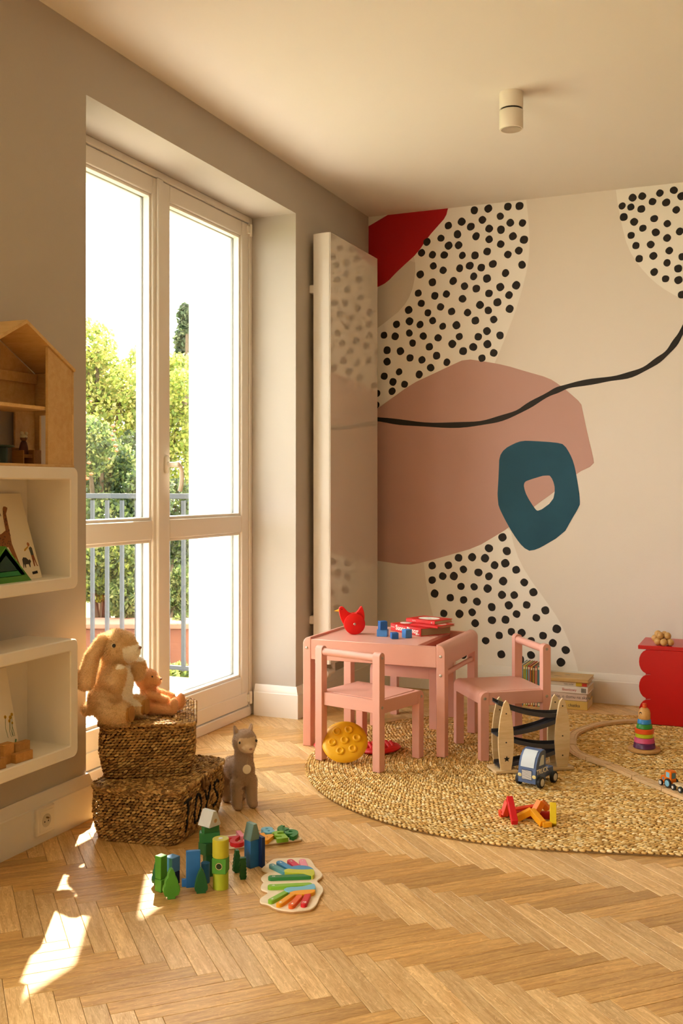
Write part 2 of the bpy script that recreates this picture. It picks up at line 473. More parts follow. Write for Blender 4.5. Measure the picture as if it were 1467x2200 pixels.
# ---- balcony door
M_door = pm('white_door_lacquer', '#efe8dd', 0.35, spec=0.45)
door = thing('door_1', 'white double balcony door with four glass panes', None, kind='structure')
m = MB()
m.add(bx(-2.46, XD + 0.005, N0, N0 + 0.03, 0, NZ, 0.003)).add(bx(-2.46, XD + 0.005, N1 - 0.025, N1, 0, NZ, 0.003))
m.add(bx(-2.46, XD + 0.005, N0 + 0.03, N1 - 0.025, 2.375, NZ, 0.003)).add(bx(-2.46, XD + 0.012, N0 + 0.03, N1 - 0.025, 0, 0.045, 0.003))
m.build('door_frame', M_door, door)
def leaf(y0, y1, sl, sr):
    """one door leaf, stiles sl / sr wide"""
    lf = bpy.data.objects.new('door_leaf', None); COL.objects.link(lf); lf.parent = door
    xb = XD - 0.075
    one(bx(xb, XD, y0, y0 + sl, 0.05, 2.372, 0.004), 'stile', M_door, lf)
    one(bx(xb, XD, y1 - sr, y1, 0.05, 2.372, 0.004), 'stile', M_door, lf)
    for (z0, z1) in ((0.05, 0.195), (0.885, 0.965), (2.302, 2.372)):
        one(bx(xb + 0.001, XD - 0.001, y0 + sl, y1 - sr, z0, z1, 0.004), 'rail', M_door, lf)
    one(bx(XD - 0.002, XD + 0.005, y0 + 0.02, y1 - 0.02, 0.05, 0.115, 0.002), 'weather_bar', M_door, lf)
    for (z0, z1) in ((0.195, 0.885), (0.965, 2.302)):
        a, b_ = y0 + sl, y1 - sr
        m = MB(); t = 0.012
        for (p0, p1, q0, q1) in ((a, a + t, z0, z1), (b_ - t, b_, z0, z1), (a + t, b_ - t, z0, z0 + t), (a + t, b_ - t, z1 - t, z1)):
            m.add(bx(XD - 0.040, XD - 0.010, p0, p1, q0, q1, 0.002))
            m.add(bx(XD - 0.075, XD - 0.052, p0, p1, q0, q1, 0.002))
        m.build('glazing_bead', M_door, lf)
        one(bx(XD - 0.050, XD - 0.042, a + 0.004, b_ - 0.004, z0 + 0.004, z1 - 0.004), 'pane', glass_mat(), lf, smooth=None)
        m = MB(); t = 0.010; g = 0.014
        for (p0, p1, q0, q1) in ((a + g, a + g + 0.003, z0 + g, z1 - g), (b_ - g - 0.003, b_ - g, z0 + g, z1 - g)):
            m.add(bx(XD - 0.049, XD - 0.043, p0, p1, q0, q1))
        m.build('spacer_bar', pm('grey_spacer', '#8d8a80', 0.4, 0.6), lf)
    return lf
leafL = leaf(2.845, 3.615, 0.075, 0.045)
leafR = leaf(3.621, 4.393, 0.078, 0.066)
m = MB().add(bx(XD - 0.002, XD + 0.012, 3.592, 3.632, 0.05, 2.372, 0.004))
m.build('meeting_strip', M_door, door)
M_handle = pm('white_handle_plastic', '#f2ece0', 0.25, spec=0.5)
hd = MB()
zh, yh = 1.195, 3.665
hd.add(prism(rrect(0.030, 0.075, 0.014), 0, 0.012, 0.003), T(XD, yh, zh) @ R(90, 'Y') @ R(90, 'Z'))
hd.add(lathe([(0.011, 0), (0.011, 0.03), (0.013, 0.05), (0.006, 0.056)], 14), T(XD + 0.012, yh, zh) @ R(90, 'Y'))
pth = [(XD + 0.050, yh, zh + 0.002), (XD + 0.055, yh + 0.022, zh - 0.002), (XD + 0.056, yh + 0.036, zh - 0.030), (XD + 0.054, yh + 0.040, zh - 0.065), (XD + 0.050, yh + 0.036, zh - 0.10), (XD + 0.047, yh + 0.034, zh - 0.112)]
hd.add(tube(smooth_poly(pth, 2, False), 0.0095, 10))
hd.build('handle', M_handle, leafR, smooth=60)
for z in (0.085, 2.34):
    h = MB(); h.add(cyl(0.008, 0.06, 12, 0.002), T(XD + 0.010, 4.397, z - 0.03)); h.add(bx(XD, XD + 0.012, 4.372, 4.397, z - 0.018, z + 0.018, 0.002))
    h.build('hinge', M_handle, leafR)

# ---- floor: oak herringbone
FLW, FLL = 0.0497, 0.310
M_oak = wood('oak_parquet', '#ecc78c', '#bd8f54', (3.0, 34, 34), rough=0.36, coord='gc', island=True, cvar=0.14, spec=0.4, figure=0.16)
M_oak2 = wood('oak_parquet_sheen_dark', '#ddb06c', '#a97a40', (3.0, 34, 34), rough=0.36, coord='gc', island=True, cvar=0.16, spec=0.4, figure=0.10)  # same oak, darker for one laying direction: directional sheen put into the colour
floor = one(bx(-2.46, XR, YF, YB, -0.06, -0.017), 'floor', pm('dark_parquet_joint', '#4a3016', 0.9), smooth=None)
tag(floor, 'oak parquet floor laid in herringbone', kind='structure')
def plank_mesh():
    l, w_, b_ = FLL / 2 - 0.0005, FLW / 2 - 0.00045, 0.0007
    v = []
    for (z, i) in ((-0.017, 0), (-b_, 0), (0, b_)):
        v += [(-l + i, -w_ + i, z), (l - i, -w_ + i, z), (l - i, w_ - i, z), (-l + i, w_ - i, z)]
    f = [(8, 9, 10, 11)]
    for k in (0, 4):
        for i in range(4):
            j = (i + 1) % 4; f.append((k + i, k + j, k + 4 + j, k + 4 + i))
    return v, f
PV, PF = plank_mesh()
pmes = {}
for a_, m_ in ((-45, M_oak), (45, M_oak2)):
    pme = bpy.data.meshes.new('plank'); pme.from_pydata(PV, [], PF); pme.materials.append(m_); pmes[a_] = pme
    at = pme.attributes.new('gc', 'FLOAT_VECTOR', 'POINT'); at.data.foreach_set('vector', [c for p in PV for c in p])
pd_ = Vector((1, 1)).normalized(); qd = Vector((1, -1)).normalized()
Y_0 = 2.916 - FLL / math.sqrt(2); X_0 = -0.82 - FLL / math.sqrt(2)
cells = []
for s_ in range(-9, 10):
    for k in range(-75, 90):
        for (pc, qc, a) in ((k * FLW + FLL / 2, (k + 0.5) * FLW, 45), ((k - 0.5) * FLW, k * FLW + FLL / 2, -45)):
            p, q = pc + s_ * FLL, qc - s_ * FLL
            x = X_0 + p * pd_.x + q * qd.x; y = Y_0 + p * pd_.y + q * qd.y
            if -2.55 < x < XR - 0.05 and YF < y < YB + 0.14: cells.append((x, y, a))
def rug_d(x, y):        # signed distance to the rug's outline (stadium)
    ax = (math.cos(math.radians(16)), math.sin(math.radians(16)))
    dx, dy = x + 0.84, y - 4.03
    t = max(0.0, min(1.15, dx * ax[0] + dy * ax[1]))
    return math.hypot(dx - t * ax[0], dy - t * ax[1]) - 0.95
def in_view(x, y):
    d = x * _f.x + y * _f.y
    if d < 1.2: return False
    u = U0 + F_PX * (x * _r.x + y * _r.y) / d; v = V0 + F_PX * CAM_H / d
    return -70 < u < 1540 and v < 2290
seen = []; rest = []
for (x, y, a) in cells:
    if in_view(x, y) and rug_d(x, y) > -0.12 and (x > XL - 0.05): seen.append((x * _f.x + y * _f.y, x, y, a))
    else: rest.append((x, y, a))
seen.sort()
rng = random.Random(3)
for i, (d, x, y, a) in enumerate(seen):
    if i < 300:
        o = link('plank', pmes[a], floor)
        o.location = (x, y, rng.uniform(-0.00025, 0.00025)); o.rotation_euler = (0, 0, math.radians(a))
    else: rest.append((x, y, a))
m = MB(); gc = []
for (x, y, a) in rest:
    if x < XL - 0.14 and not (N0 - 0.1 < y < N1 + 0.1): continue
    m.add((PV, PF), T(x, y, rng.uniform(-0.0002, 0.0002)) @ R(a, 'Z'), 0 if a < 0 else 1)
    ox, oy = rng.uniform(0, 50), rng.uniform(0, 50); gc += [c for p in PV for c in (p[0] + ox, p[1] + oy, p[2])]
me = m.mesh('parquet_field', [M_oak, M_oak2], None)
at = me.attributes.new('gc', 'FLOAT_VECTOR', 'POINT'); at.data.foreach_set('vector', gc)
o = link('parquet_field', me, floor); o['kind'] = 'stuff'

# ---- mural, painted on the back wall
def mural(zs, off, s_): return [(off[0] + a / s_, off[1] + b_ / s_) for a, b_ in zs]
def wallpoly(px, name, mat, t, sm=2, label=None):
    px = smooth_poly(px, sm) if sm else px
    pts = [PY(u, v, YB) for u, v in px]
    o2 = [(min(max(p.x, XL + 0.001), XR), min(max(p.z, 0.15), ZC - 0.001)) for p in pts]
    o = MB().add(prism(o2, 0, t, bottom=False), T(0, YB, 0) @ XZ).build(name, mat, wall_back, None)
    if label: o['label'] = label
    return o
wall_back = bpy.data.objects['wall_back']
M_mw = pm('mural_white_paint', '#faf5ec', 0.7, spec=0.2)
M_mg = pm('mural_pale_grey_paint', '#ddd3c6', 0.7, spec=0.2)
M_mr = pm('mural_red_paint', '#b20d12', 0.6, spec=0.3)
M_mm = pm('mural_mauve_paint', '#c8a096', 0.7, spec=0.2, var=0.03, vscale=2)
M_mt = pm('mural_teal_paint', '#1d5066', 0.6, spec=0.3, var=0.12, vscale=5)
M_mk = pm('mural_black_paint', '#28231f', 0.6, spec=0.3)
B1 = ((780, 370), 2.1354); B2 = ((780, 850), 2.1354)
white_up = mural([(60, 60), (748, 60), (748, 122), (762, 250), (763, 380), (745, 480), (715, 590), (680, 690), (640, 790), (600, 885), (560, 960), (-40, 1130), (-60, 800), (66, 715), (100, 690), (180, 625), (222, 555), (240, 470), (238, 395), (200, 300)], *B1)
wallpoly(white_up, 'dotted_patch', M_mw, 0.0005, 1, 'white painted patch strewn with black dots')
wallpoly(mural([(275, 740), (285, 830), (297, 910), (320, 1010), (350, 1100), (400, 1180), (440, 1260), (985, 1290), (985, 1245), (950, 1140), (900, 1030), (830, 930), (750, 820), (700, 720), (670, 590), (560, 600)], *B2), 'dotted_patch', M_mw, 0.0005, 1, 'lower white painted patch with black dots')
wallpoly(mural([(1158, 40), (1158, 68), (1165, 130), (1185, 240), (1215, 350), (1265, 430), (1330, 500), (1400, 550), (1500, 600), (1700, 640), (1900, 560), (2000, 300), (2010, -60)], *B1), 'dotted_patch', M_mw, 0.0005, 1, 'white painted patch with dots at the upper right')
wallpoly(mural([(66, 715), (100, 690), (180, 625), (222, 555), (240, 470), (238, 395), (150, 440), (40, 500), (30, 730)], *B1), 'painted_shape', M_mg, 0.0006, 1, 'pale grey painted shape below the red corner')
wallpoly(mural([(20, 150), (390, 150), (390, 162), (380, 205), (340, 250), (300, 295), (250, 370), (195, 420), (150, 462), (110, 505), (68, 527), (20, 545)], *B1), 'painted_shape', M_mr, 0.0010, 1, 'deep red painted corner shape')
mv = mural([(-40, 1150), (66, 1085), (120, 1045), (225, 970), (300, 935), (400, 888), (470, 856), (555, 868), (650, 885), (750, 915), (850, 943), (900, 975), (950, 1015), (1000, 1060)], *B1)
mv += mural([(1005, 60), (1030, 180), (1055, 280), (1060, 318), (980, 355), (880, 440), (785, 507), (670, 605), (600, 648), (520, 695), (400, 730), (275, 765), (205, 778), (62, 757), (-40, 740)], *B2)
wallpoly(mv, 'painted_shape', M_mm, 0.0008, 1, 'large mauve painted shape')
# teal ring: outer loop bridged to the hole
ou = mural([(625, 257), (715, 207), (770, 207), (890, 215), (925, 225), (960, 288), (975, 345), (998, 490), (985, 520), (955, 570), (920, 635), (780, 717), (740, 705), (690, 640), (640, 550), (614, 490), (622, 350)], *B2)
ho = mural([(738, 400), (750, 390), (850, 360), (870, 385), (881, 430), (870, 485), (802, 534), (785, 515), (750, 460), (737, 420)], *B2)
def resample(o, n, c):
    o = smooth_poly(o, 1); pts = []
    for k in range(n):
        a = 2 * math.pi * k / n; d = (math.cos(a), math.sin(a)); best = 0
        for i in range(len(o)):
            p, q = o[i], o[(i + 1) % len(o)]; ex, ey = q[0] - p[0], q[1] - p[1]
            den = d[0] * ey - d[1] * ex
            if abs(den) < 1e-9: continue
            wx, wy = p[0] - c[0], p[1] - c[1]
            t = (wx * ey - wy * ex) / den; s2 = (wx * d[1] - wy * d[0]) / den
            if t > 0 and -1e-6 <= s2 <= 1 + 1e-6: best = max(best, t)
        pts.append((c[0] + d[0] * best, c[1] + d[1] * best))
    return pts
cc = (780 + 808 / 2.1354, 850 + 450 / 2.1354)
A_, B_ = resample(ou, 72, cc), resample(ho, 72, cc)
v = [tuple(PY(u, vv, YB - 0.0010)) for u, vv in A_] + [tuple(PY(u, vv, YB - 0.0010)) for u, vv in B_]
f = [(i, (i + 1) % 72, 72 + (i + 1) % 72, 72 + i) for i in range(72)]
MB().add((v, f)).build('painted_shape', M_mt, wall_back, None)['label'] = 'dark teal painted ring with a hole'
cl = mural([(-40, 1128), (66, 1132)], *B1) + mural([(180, 124), (340, 137), (500, 133), (600, 115), (700, 82), (760, 45)], *B2) + mural([(850, 1018), (900, 995), (960, 975), (1100, 953), (1200, 938), (1280, 910), (1350, 865), (1400, 825), (1440, 770), (1467, 722), (1540, 600), (1640, 470), (1800, 380)], *B1)
cl = smooth_poly(cl, 2, False)
cp = [PY(u, v_, YB) for u, v_ in cl]; lo = []; hi = []
for i, p in enumerate(cp):
    a = cp[max(0, i - 1)]; b_ = cp[min(len(cp) - 1, i + 1)]; d = Vector((b_.x - a.x, b_.z - a.z)).normalized()
    hw = 0.0135 + 0.0022 * math.sin(i * 0.9)
    lo.append((max(p.x - d.y * hw, XL + 0.001), p.z + d.x * hw)); hi.append((max(p.x + d.y * hw, XL + 0.001), p.z - d.x * hw))
MB().add(prism(hi + list(reversed(lo)), 0, 0.0014, bottom=False), T(0, YB, 0) @ XZ).build('painted_line', M_mk, wall_back, None)['label'] = 'black wavy painted line'
D1 = [(425,177),(510,175),(574,167),(664,158),(717,155),(629,202),(547,219),(675,232),(731,233),(452,227),(391,245),(494,250),(578,259),(632,264),(433,285),(518,294),(687,294),(738,310),(357,303),(293,320),(578,308),(631,330),(392,337),(438,335),(268,370),(318,379),(372,380),(455,382),(513,382),(569,364),(714,360),(664,378),(595,421),(322,430),(367,450),(443,441),(489,429),(542,438),(729,425),(653,463),(262,469),(507,478),(568,488),(318,505),(413,499),(465,523),(519,534),(629,527),(702,519),(577,556),(669,564),(253,555),(329,567),(382,559),(456,581),(267,602),(616,597),(536,609),(355,618),(209,632),(297,645),(406,639),(479,644),(574,634),(672,627),(213,684),(261,699),(319,681),(515,681),(599,676),(153,698),(365,707),(428,702),(568,729),(628,749),(96,748),(147,753),(212,738),(276,752),(344,760),(441,754),(528,755),(227,784),(409,788),(505,802),(570,789),(304,801),(110,817),(171,821),(459,821),(599,829),(215,852),(270,861),(337,842),(545,853),(110,869),(384,872),(310,897),(165,916),(257,928),(97,936),(137,962),(190,973),(133,1005),(62,1015),(58,1068)]
D3 = [(1195,84),(1254,72),(1319,68),(1396,53),(1467,52),(1236,117),(1280,110),(1361,96),(1425,83),(1327,135),(1390,139),(1460,110),(1188,155),(1228,160),(1276,169),(1436,173),(1195,206),(1335,213),(1243,228),(1395,236),(1283,257),(1342,276),(1452,272),(1229,290),(1394,302),(1251,337),(1319,332),(1404,360),(1266,397),(1331,384),(1463,388),(1394,416),(1445,442),(1335,458),(1387,489),(1446,495),(1462,562),(1510,130),(1520,220),(1525,330),(1515,450),(1530,530),(1570,90),(1580,180),(1585,280),(1580,400),(1575,500),(1590,570),(1640,60),(1650,150),(1640,240),(1655,340),(1640,450),(1650,540),(1705,100),(1715,200),(1700,300),(1712,400),(1705,500),(1700,580),(1770,70),(1780,160),(1765,260),(1780,360),(1770,460),(1765,550),(1840,110),(1845,220),(1835,320),(1840,430),(1900,80),(1905,180),(1900,290),(1890,390)]
D2 = [(639,650),(577,700),(659,713),(438,744),(500,741),(559,746),(317,780),(391,778),(603,778),(652,769),(460,797),(702,799),(529,811),(365,828),(416,828),(577,829),(317,846),(642,851),(739,857),(449,875),(509,877),(571,885),(781,902),(328,908),(637,914),(693,915),(400,927),(461,937),(522,945),(668,962),(750,960),(590,970),(836,985),(370,999),(442,1001),(500,994),(704,1002),(794,1019),(591,1030),(653,1028),(514,1044),(888,1070),(680,1083),(727,1088),(624,1100),(825,1101),(770,1124),(562,1124),(870,1135),(929,1167),(500,1180),(634,1187),(770,1190),(720,1210),(907,1223),(704,1150),(460,1190)]
dot_me = []
for k in range(6):
    o2 = []
    ph = rng.uniform(0, 6)
    for i in range(22):
        a = 2 * math.pi * i / 22
        o2.append(((1 + 0.05 * math.sin(2 * a + ph) + 0.03 * math.sin(3 * a + 2 * ph)) * math.cos(a), (1 + 0.05 * math.cos(2 * a + 1.7 * ph)) * math.sin(a)))
    dot_me.append(MB().add(prism(o2, 0, 1, bottom=False)).mesh('painted_dot', M_mk, None))
for pts, B, rr in ((D1, B1, 0.0205), (D3, B1, 0.0185), (D2, B2, 0.0210)):
    for (a, b_) in mural(pts, *B):
        p = PY(a, b_, YB)
        if p.z > ZC - 0.02 or p.z < 0.16: continue
        r_ = rr * rng.uniform(0.94, 1.07)
        link('painted_dot', rng.choice(dot_me), wall_back, T(p.x, YB, p.z) @ XZ @ R(rng.uniform(0, 360), 'Z') @ S(r_, r_, 0.0013))

# ---- ceiling spotlight
p = G(1098, 200, ZC); 
lt = thing('ceiling_spotlight', 'white cylinder spotlight mounted on the ceiling', 'ceiling light', (p.x, p.y, ZC))
M_lamp = pm('white_powder_coat', '#e9dfce', 0.55)
one(lathe([(0.0445, -0.062), (0.0455, -0.060), (0.0455, 0)], 32), 'mount', M_lamp, lt)
one(lathe([(0.040, -0.070), (0.040, -0.060)], 24), 'joint', pm('dark_gap', '#2b241d', 0.8), lt)
m = MB().add(lathe([(0.039, -0.140), (0.0435, -0.140), (0.0455, -0.137), (0.0455, -0.071), (0.044, -0.069), (0.0, -0.069)], 32))
m.add(lathe([(0.039, -0.140), (0.037, -0.126), (0.020, -0.108), (0.0, -0.107)], 32))
m.build('head', M_lamp, lt)
one(lathe([(0.0355, -0.1405), (0.0385, -0.1415), (0.0395, -0.138), (0.036, -0.134)], 28), 'trim_ring', pm('brushed_ring', '#bfb19b', 0.35, 0.3), lt)
one(lathe([(0, -0.1165), (0.018, -0.115), (0.022, -0.111)], 20), 'lens', pm('lens_dark', '#6f6455', 0.2), lt)

# ---- tall radiator
rad = thing('radiator', 'tall flat white panel radiator beside the balcony door', 'radiator', (0, 0, 0))
M_rad = pm('glossy_radiator_enamel', '#d6cdbf', 0.0, spec=1.0)
M_rad.node_tree.nodes['Principled BSDF'].inputs['IOR'].default_value = 2.0
y0, y1, z0, z1 = 4.55, 5.18, 0.243, 2.334
prof = [(-2.092, y0 + 0.010), (-2.070, y0 + 0.004), (-2.040, y0 - 0.002), (-2.015, y0 - 0.002), (-2.0045, y0)]
o2 = prof + [(-2.0045, y0 + 0.03), (-2.092, y0 + 0.03)]
one(prism(o2, z0, z1), 'side_cover', M_trim, rad, smooth=50)
o2b = [(-2.092, y1 - 0.03), (-2.0045, y1 - 0.03), (-2.0045, y1), (-2.04, y1 + 0.002), (-2.092, y1 - 0.01)]
one(prism(o2b, z0, z1), 'side_cover', M_trim, rad, smooth=50)
one(bx(-2.090, -2.006, y0 + 0.03, y1 - 0.03, z0 + 0.004, z1 - 0.004, 0.002), 'body', M_trim, rad)
one(bx(-2.004, -1.996, y0, y1, z0, z1, 0.0015), 'front_plate', M_rad, rad)
for z in (0.45, 2.07): one(bx(XL, -2.085, y0 + 0.02, y0 + 0.06, z - 0.02, z + 0.02, 0.003), 'bracket', M_trim, rad)
vm = MB()
vm.add(cyl(0.021, 0.05, 18, 0.004), T(-2.03, 4.60, 0.195) @ R(90, 'X'))
vm.add(cyl(0.013, 0.08, 12, 0.002), T(-2.03, 4.66, 0.195) @ R(90, 'X'))
vm.add(tube([(-2.03, 4.66, 0.20), (-2.03, 4.66, 0.25)], 0.010, 10))
vm.build('valve', pm('valve_white', '#e8dfd2', 0.35), rad)
one(tube([(-2.03, 4.66, 0.20), (-2.06, 4.66, 0.19), (XL, 4.66, 0.19)], 0.008, 8), 'pipe', M_trim, rad)

# ---- socket on the baseboard
sp = PX(93, 1764, -2.10)
so = thing('wall_socket', 'square white power socket on the baseboard', 'socket', (-2.0998, sp.y, 0.0695))
SM = R(90, 'Z') @ R(90, 'X')          # outline x -> world y, outline y -> world z, extruded along +x
M_sock = pm('socket_plastic', '#efe6d6', 0.3)
one(prism(rrect(0.084, 0.084, 0.004), 0, 0.011, 0.003), 'plate', M_sock, so, SM)
one(prism(rrect(0.062, 0.062, 0.003), 0.010, 0.0125, 0.0012), 'insert', M_sock, so, SM)
one(lathe([(0.0205, 0.0105), (0.0205, 0.0132), (0.0190, 0.0132), (0.0185, 0.0126), (0.0, 0.0126)], 28), 'well', pm('socket_well', '#cfc5b4', 0.4), so, SM)
m = MB().add(cyl(0.0030, 0.010, 10, 0.001), T(0, 0.009, 0.0124))
m.build('earth_pin', pm('brass_pin', '#8a7350', 0.3, 0.8), so, 40, SM)
m = MB()
for x in (-0.0085, 0.0085): m.add(cyl(0.0026, 0.0006, 10), T(x, -0.003, 0.0124))
m.build('contact_hole', pm('dark_gap', '#2b241d', 0.8), so, None, SM)

# ================================================================== OUTSIDE
terrace = tag(one(bx(-5.2, -2.76, 0.5, 5.32, -0.25, -0.062), 'floor_terrace', pm('tile_joint', '#b9b4aa', 0.9), smooth=None), 'pale tiled terrace outside the balcony door', kind='structure')
tme = MB().add(box(0.294, 0.294, 0.02, 0.002)).mesh('paving_tile', pm('pale_stone_tile', '#c6c1b7', 0.6, var=0.05, vscale=3), 30)
for i in range(8):
    for j in range(9):
        o = link('paving_tile', tme, terrace); o.location = (-2.91 - i * 0.298, 5.17 - j * 0.298, -0.052)
tag(one(bx(-2.76, -2.40, N0 - 0.03, N1 + 0.03, -0.05, 0.0, 0.004), 'trim_1', M_ext), 'white outer sill below the glass door', kind='structure')
gr = tag(one(bx(-45, -2.76, -20, 60, -2.0, -1.55), 'ground_garden', pm('garden_ground', '#6d7440', 0.95, var=0.3, vscale=1.5), smooth=None), 'garden ground far below the terrace', kind='structure')

rl = thing('balcony_railing', 'grey metal railing at the end of the terrace', 'railing', (0, 5.34, 0))
M_rail = pm('grey_painted_steel', '#33373a', 0.45, 0.1)
one(bx(-5.2, -2.80, -0.022, 0.022, 1.03, 1.062, 0.003), 'top_rail', M_rail, rl)
one(bx(-5.2, -2.80, -0.012, 0.012, -0.005, 0.02, 0.002), 'bottom_rail', M_rail, rl)
bm_ = MB().add(box(0.022, 0.022, 1.03, 0.002)).mesh('baluster', M_rail, 30)
for k in range(21):
    o = link('baluster', bm_, rl); o.location = (-2.98 - k * 0.111, 0, 0.505)
pst = MB().add(box(0.045, 0.045, 1.15, 0.003)).mesh('post', M_rail, 30)
for x in (-4.10, -5.17):
    o = link('post', pst, rl); o.location = (x, 0, 0.455)

M_leaf = colmat('leaf', 0.55, transl=0.55, spec=0.4)
M_bark = pm('tree_bark', '#5b4a35', 0.9, var=0.2, vscale=12)
LEAF = [(-0.5, 0, 0), (-0.15, 0.32, 0.06), (0.5, 0, 0), (-0.15, -0.32, 0.06)]
def foliage(parent, blobs, n, size, cols, seed, name='foliage'):
    rg = np.random.RandomState(seed)
    w = np.array([b_[1][0] * b_[1][1] * b_[1][2] for b_ in blobs]) ** 0.7; w /= w.sum()
    which = rg.choice(len(blobs), n, p=w)
    d = rg.normal(size=(n, 3)); d /= np.linalg.norm(d, axis=1, keepdims=True)
    rad = rg.uniform(0.55, 1.08, (n, 1))
    c = np.array([b_[0] for b_ in blobs])[which] + d * rad * np.array([b_[1] for b_ in blobs])[which]
    a = rg.normal(size=(n, 3)); a /= np.linalg.norm(a, axis=1, keepdims=True)
    b2 = np.cross(a, rg.normal(size=(n, 3))); b2 /= np.linalg.norm(b2, axis=1, keepdims=True)
    nn = np.cross(a, b2); sz = size * rg.uniform(0.6, 1.3, (n, 1, 1))
    L_ = np.array(LEAF)[None]
    V = c[:, None, :] + sz * (L_[..., 0:1] * a[:, None] + L_[..., 1:2] * b2[:, None] + L_[..., 2:3] * nn[:, None])
    V = V.reshape(-1, 3); F_ = np.arange(4 * n).reshape(-1, 4)
    me = bpy.data.meshes.new(name); me.from_pydata(V.tolist(), [], F_.tolist()); me.materials.append(M_leaf)
    cols = np.array([lin(c_) for c_ in cols]); k = rg.choice(len(cols), n); cc_ = cols[k] * rg.uniform(0.75, 1.25, (n, 1)); cc_[:, 3] = 1
    set_col(me, cc_)
    o = link(name, me, parent); o['kind'] = 'stuff'
    return o
def dir_at(u, D):
    a = (u - U0) / F_PX
    return Vector(((_f.x + a * _r.x) * D, (_f.y + a * _r.y) * D, 0))
def zat(v, D): return CAM_H - (v - V0) / F_PX * D
def tree(name, label, cat, u, D, blobs_px, n, size, cols, seed, trunk=0.06, group=None):
    """blobs in the photograph's pixels: (u, v, ru, rv) at distance D"""
    b0 = dir_at(u, D)
    t = thing(name, label, cat, (b0.x, b0.y, -1.55), group=group)
    s_ = D / F_PX; blobs = []
    rg = random.Random(seed)
    for (bu, bv, ru, rv) in blobs_px:
        p = dir_at(bu, D + rg.uniform(-0.4, 0.4)); blobs.append(((p.x - b0.x, p.y - b0.y, zat(bv, D) + 1.55), (ru * s_, ru * s_, rv * s_)))
    foliage(t, blobs, n, size, cols, seed)
    top = max(b_[0][2] for b_ in blobs)
    pts = [(0, 0, 0), (0.05, 0.03, top * 0.35), (-0.04, 0.02, top * 0.7), (0.03, 0, top)]
    one(tube(smooth_poly(pts, 1, False), [trunk, trunk * 0.9, trunk * 0.8, trunk * 0.7, trunk * 0.55, trunk * 0.4, trunk * 0.3, trunk * 0.2][:len(smooth_poly(pts, 1, False))], 8), 'trunk', M_bark, t)
    for b_ in blobs[:5]:
        h = b_[0][2] * 0.6
        one(tube([(0, 0, h), (b_[0][0] * 0.5, b_[0][1] * 0.5, (h + b_[0][2]) / 2 + 0.05), b_[0]], [trunk * 0.5, trunk * 0.35, trunk * 0.2], 6), 'branch', M_bark, t)
    return t
LIME = ['#a8ad4e', '#8c9a44', '#bdb766', '#75883c', '#c4b86e']
MID = ['#6c7c42', '#82904e', '#526434', '#9a9c5c']
DARK = ['#475638', '#5a6a48', '#384730', '#77805c']
tree('garden_tree', 'tall yellow-green tree beyond the railing, left in the glass', 'tree', 205, 9.0, [(190, 745, 60, 55), (150, 800, 70, 70), (215, 800, 60, 60), (265, 830, 50, 45), (180, 870, 80, 60), (250, 890, 60, 60)], 9750, 0.046, LIME, 11)
tree('garden_tree', 'yellow-green tree beside the white outer wall', 'tree', 330, 9.6, [(310, 790, 45, 45), (345, 830, 45, 60), (385, 800, 45, 45), (395, 860, 50, 60), (310, 890, 50, 60), (360, 930, 60, 60), (390, 1000, 45, 70)], 9750, 0.046, LIME[:4], 12)
tree('conifer_tree', 'dark conifer rising behind the yellow-green trees', 'tree', 402, 14.0, [(400, 690, 18, 30), (398, 730, 24, 30), (402, 775, 32, 35), (404, 830, 42, 45)], 5000, 0.08, DARK, 13)
tree('garden_shrub', 'grey-green shrub with red blossoms behind the railing', 'shrub', 215, 8.0, [(190, 960, 55, 60), (240, 1000, 55, 55), (190, 1060, 60, 50), (270, 1050, 50, 60), (230, 1110, 60, 50)], 9750, 0.042, MID + DARK[:2], 14)
tree('garden_shrub', 'dark green shrub behind the right railing bars', 'shrub', 310, 8.3, [(290, 980, 45, 60), (320, 1060, 50, 60), (380, 1090, 40, 60), (300, 1130, 50, 50), (385, 1180, 35, 60)], 9000, 0.042, MID[:3] + DARK, 15)
tree('garden_shrub', 'low bright shrub with lime leaves below the rail', 'shrub', 225, 7.6, [(185, 1190, 45, 40), (240, 1200, 50, 40), (290, 1220, 40, 45), (200, 1250, 50, 40)], 7500, 0.040, LIME[:2] + MID, 16)
tree('garden_shrub', 'feathery green grass clump beside the brick planter', 'shrub', 300, 7.4, [(275, 1285, 45, 45), (330, 1290, 40, 45), (385, 1290, 30, 60), (385, 1380, 26, 60)], 6750, 0.040, MID, 17)
tree('garden_shrub', 'low green hedge at the foot of the brick planter', 'shrub', 240, 6.7, [(180, 1420, 40, 30), (230, 1425, 45, 30), (290, 1430, 45, 30), (340, 1440, 40, 30), (385, 1450, 30, 26)], 7500, 0.036, MID + LIME[:2], 18)
tree('garden_tree', 'mid green tree farther left in the garden, mostly behind the shelf wall', 'tree', 40, 10.0, [(30, 760, 70, 60), (-20, 820, 70, 60), (80, 830, 60, 60), (20, 900, 80, 70), (70, 990, 70, 70), (0, 1080, 80, 70), (60, 1180, 70, 70)], 8000, 0.05, LIME[:3] + MID, 21)
tree('garden_tree', 'leafy tree at the far left of the garden beyond the terrace', 'tree', -180, 10.5, [(-170, 780, 80, 60), (-230, 860, 80, 70), (-120, 880, 70, 60), (-180, 980, 90, 80), (-130, 1080, 80, 80), (-200, 1180, 80, 70)], 8000, 0.05, MID + LIME[:2], 22)
sh = [o for o in bpy.data.objects if o.get('label', '').startswith('grey-green shrub')][0]
M_blos = pm('red_blossom', '#e0603c', 0.6)
bl = MB().add(ell(1, 1, 0.7, 8, 6)).mesh('blossom', M_blos, 180)
rg = random.Random(5)
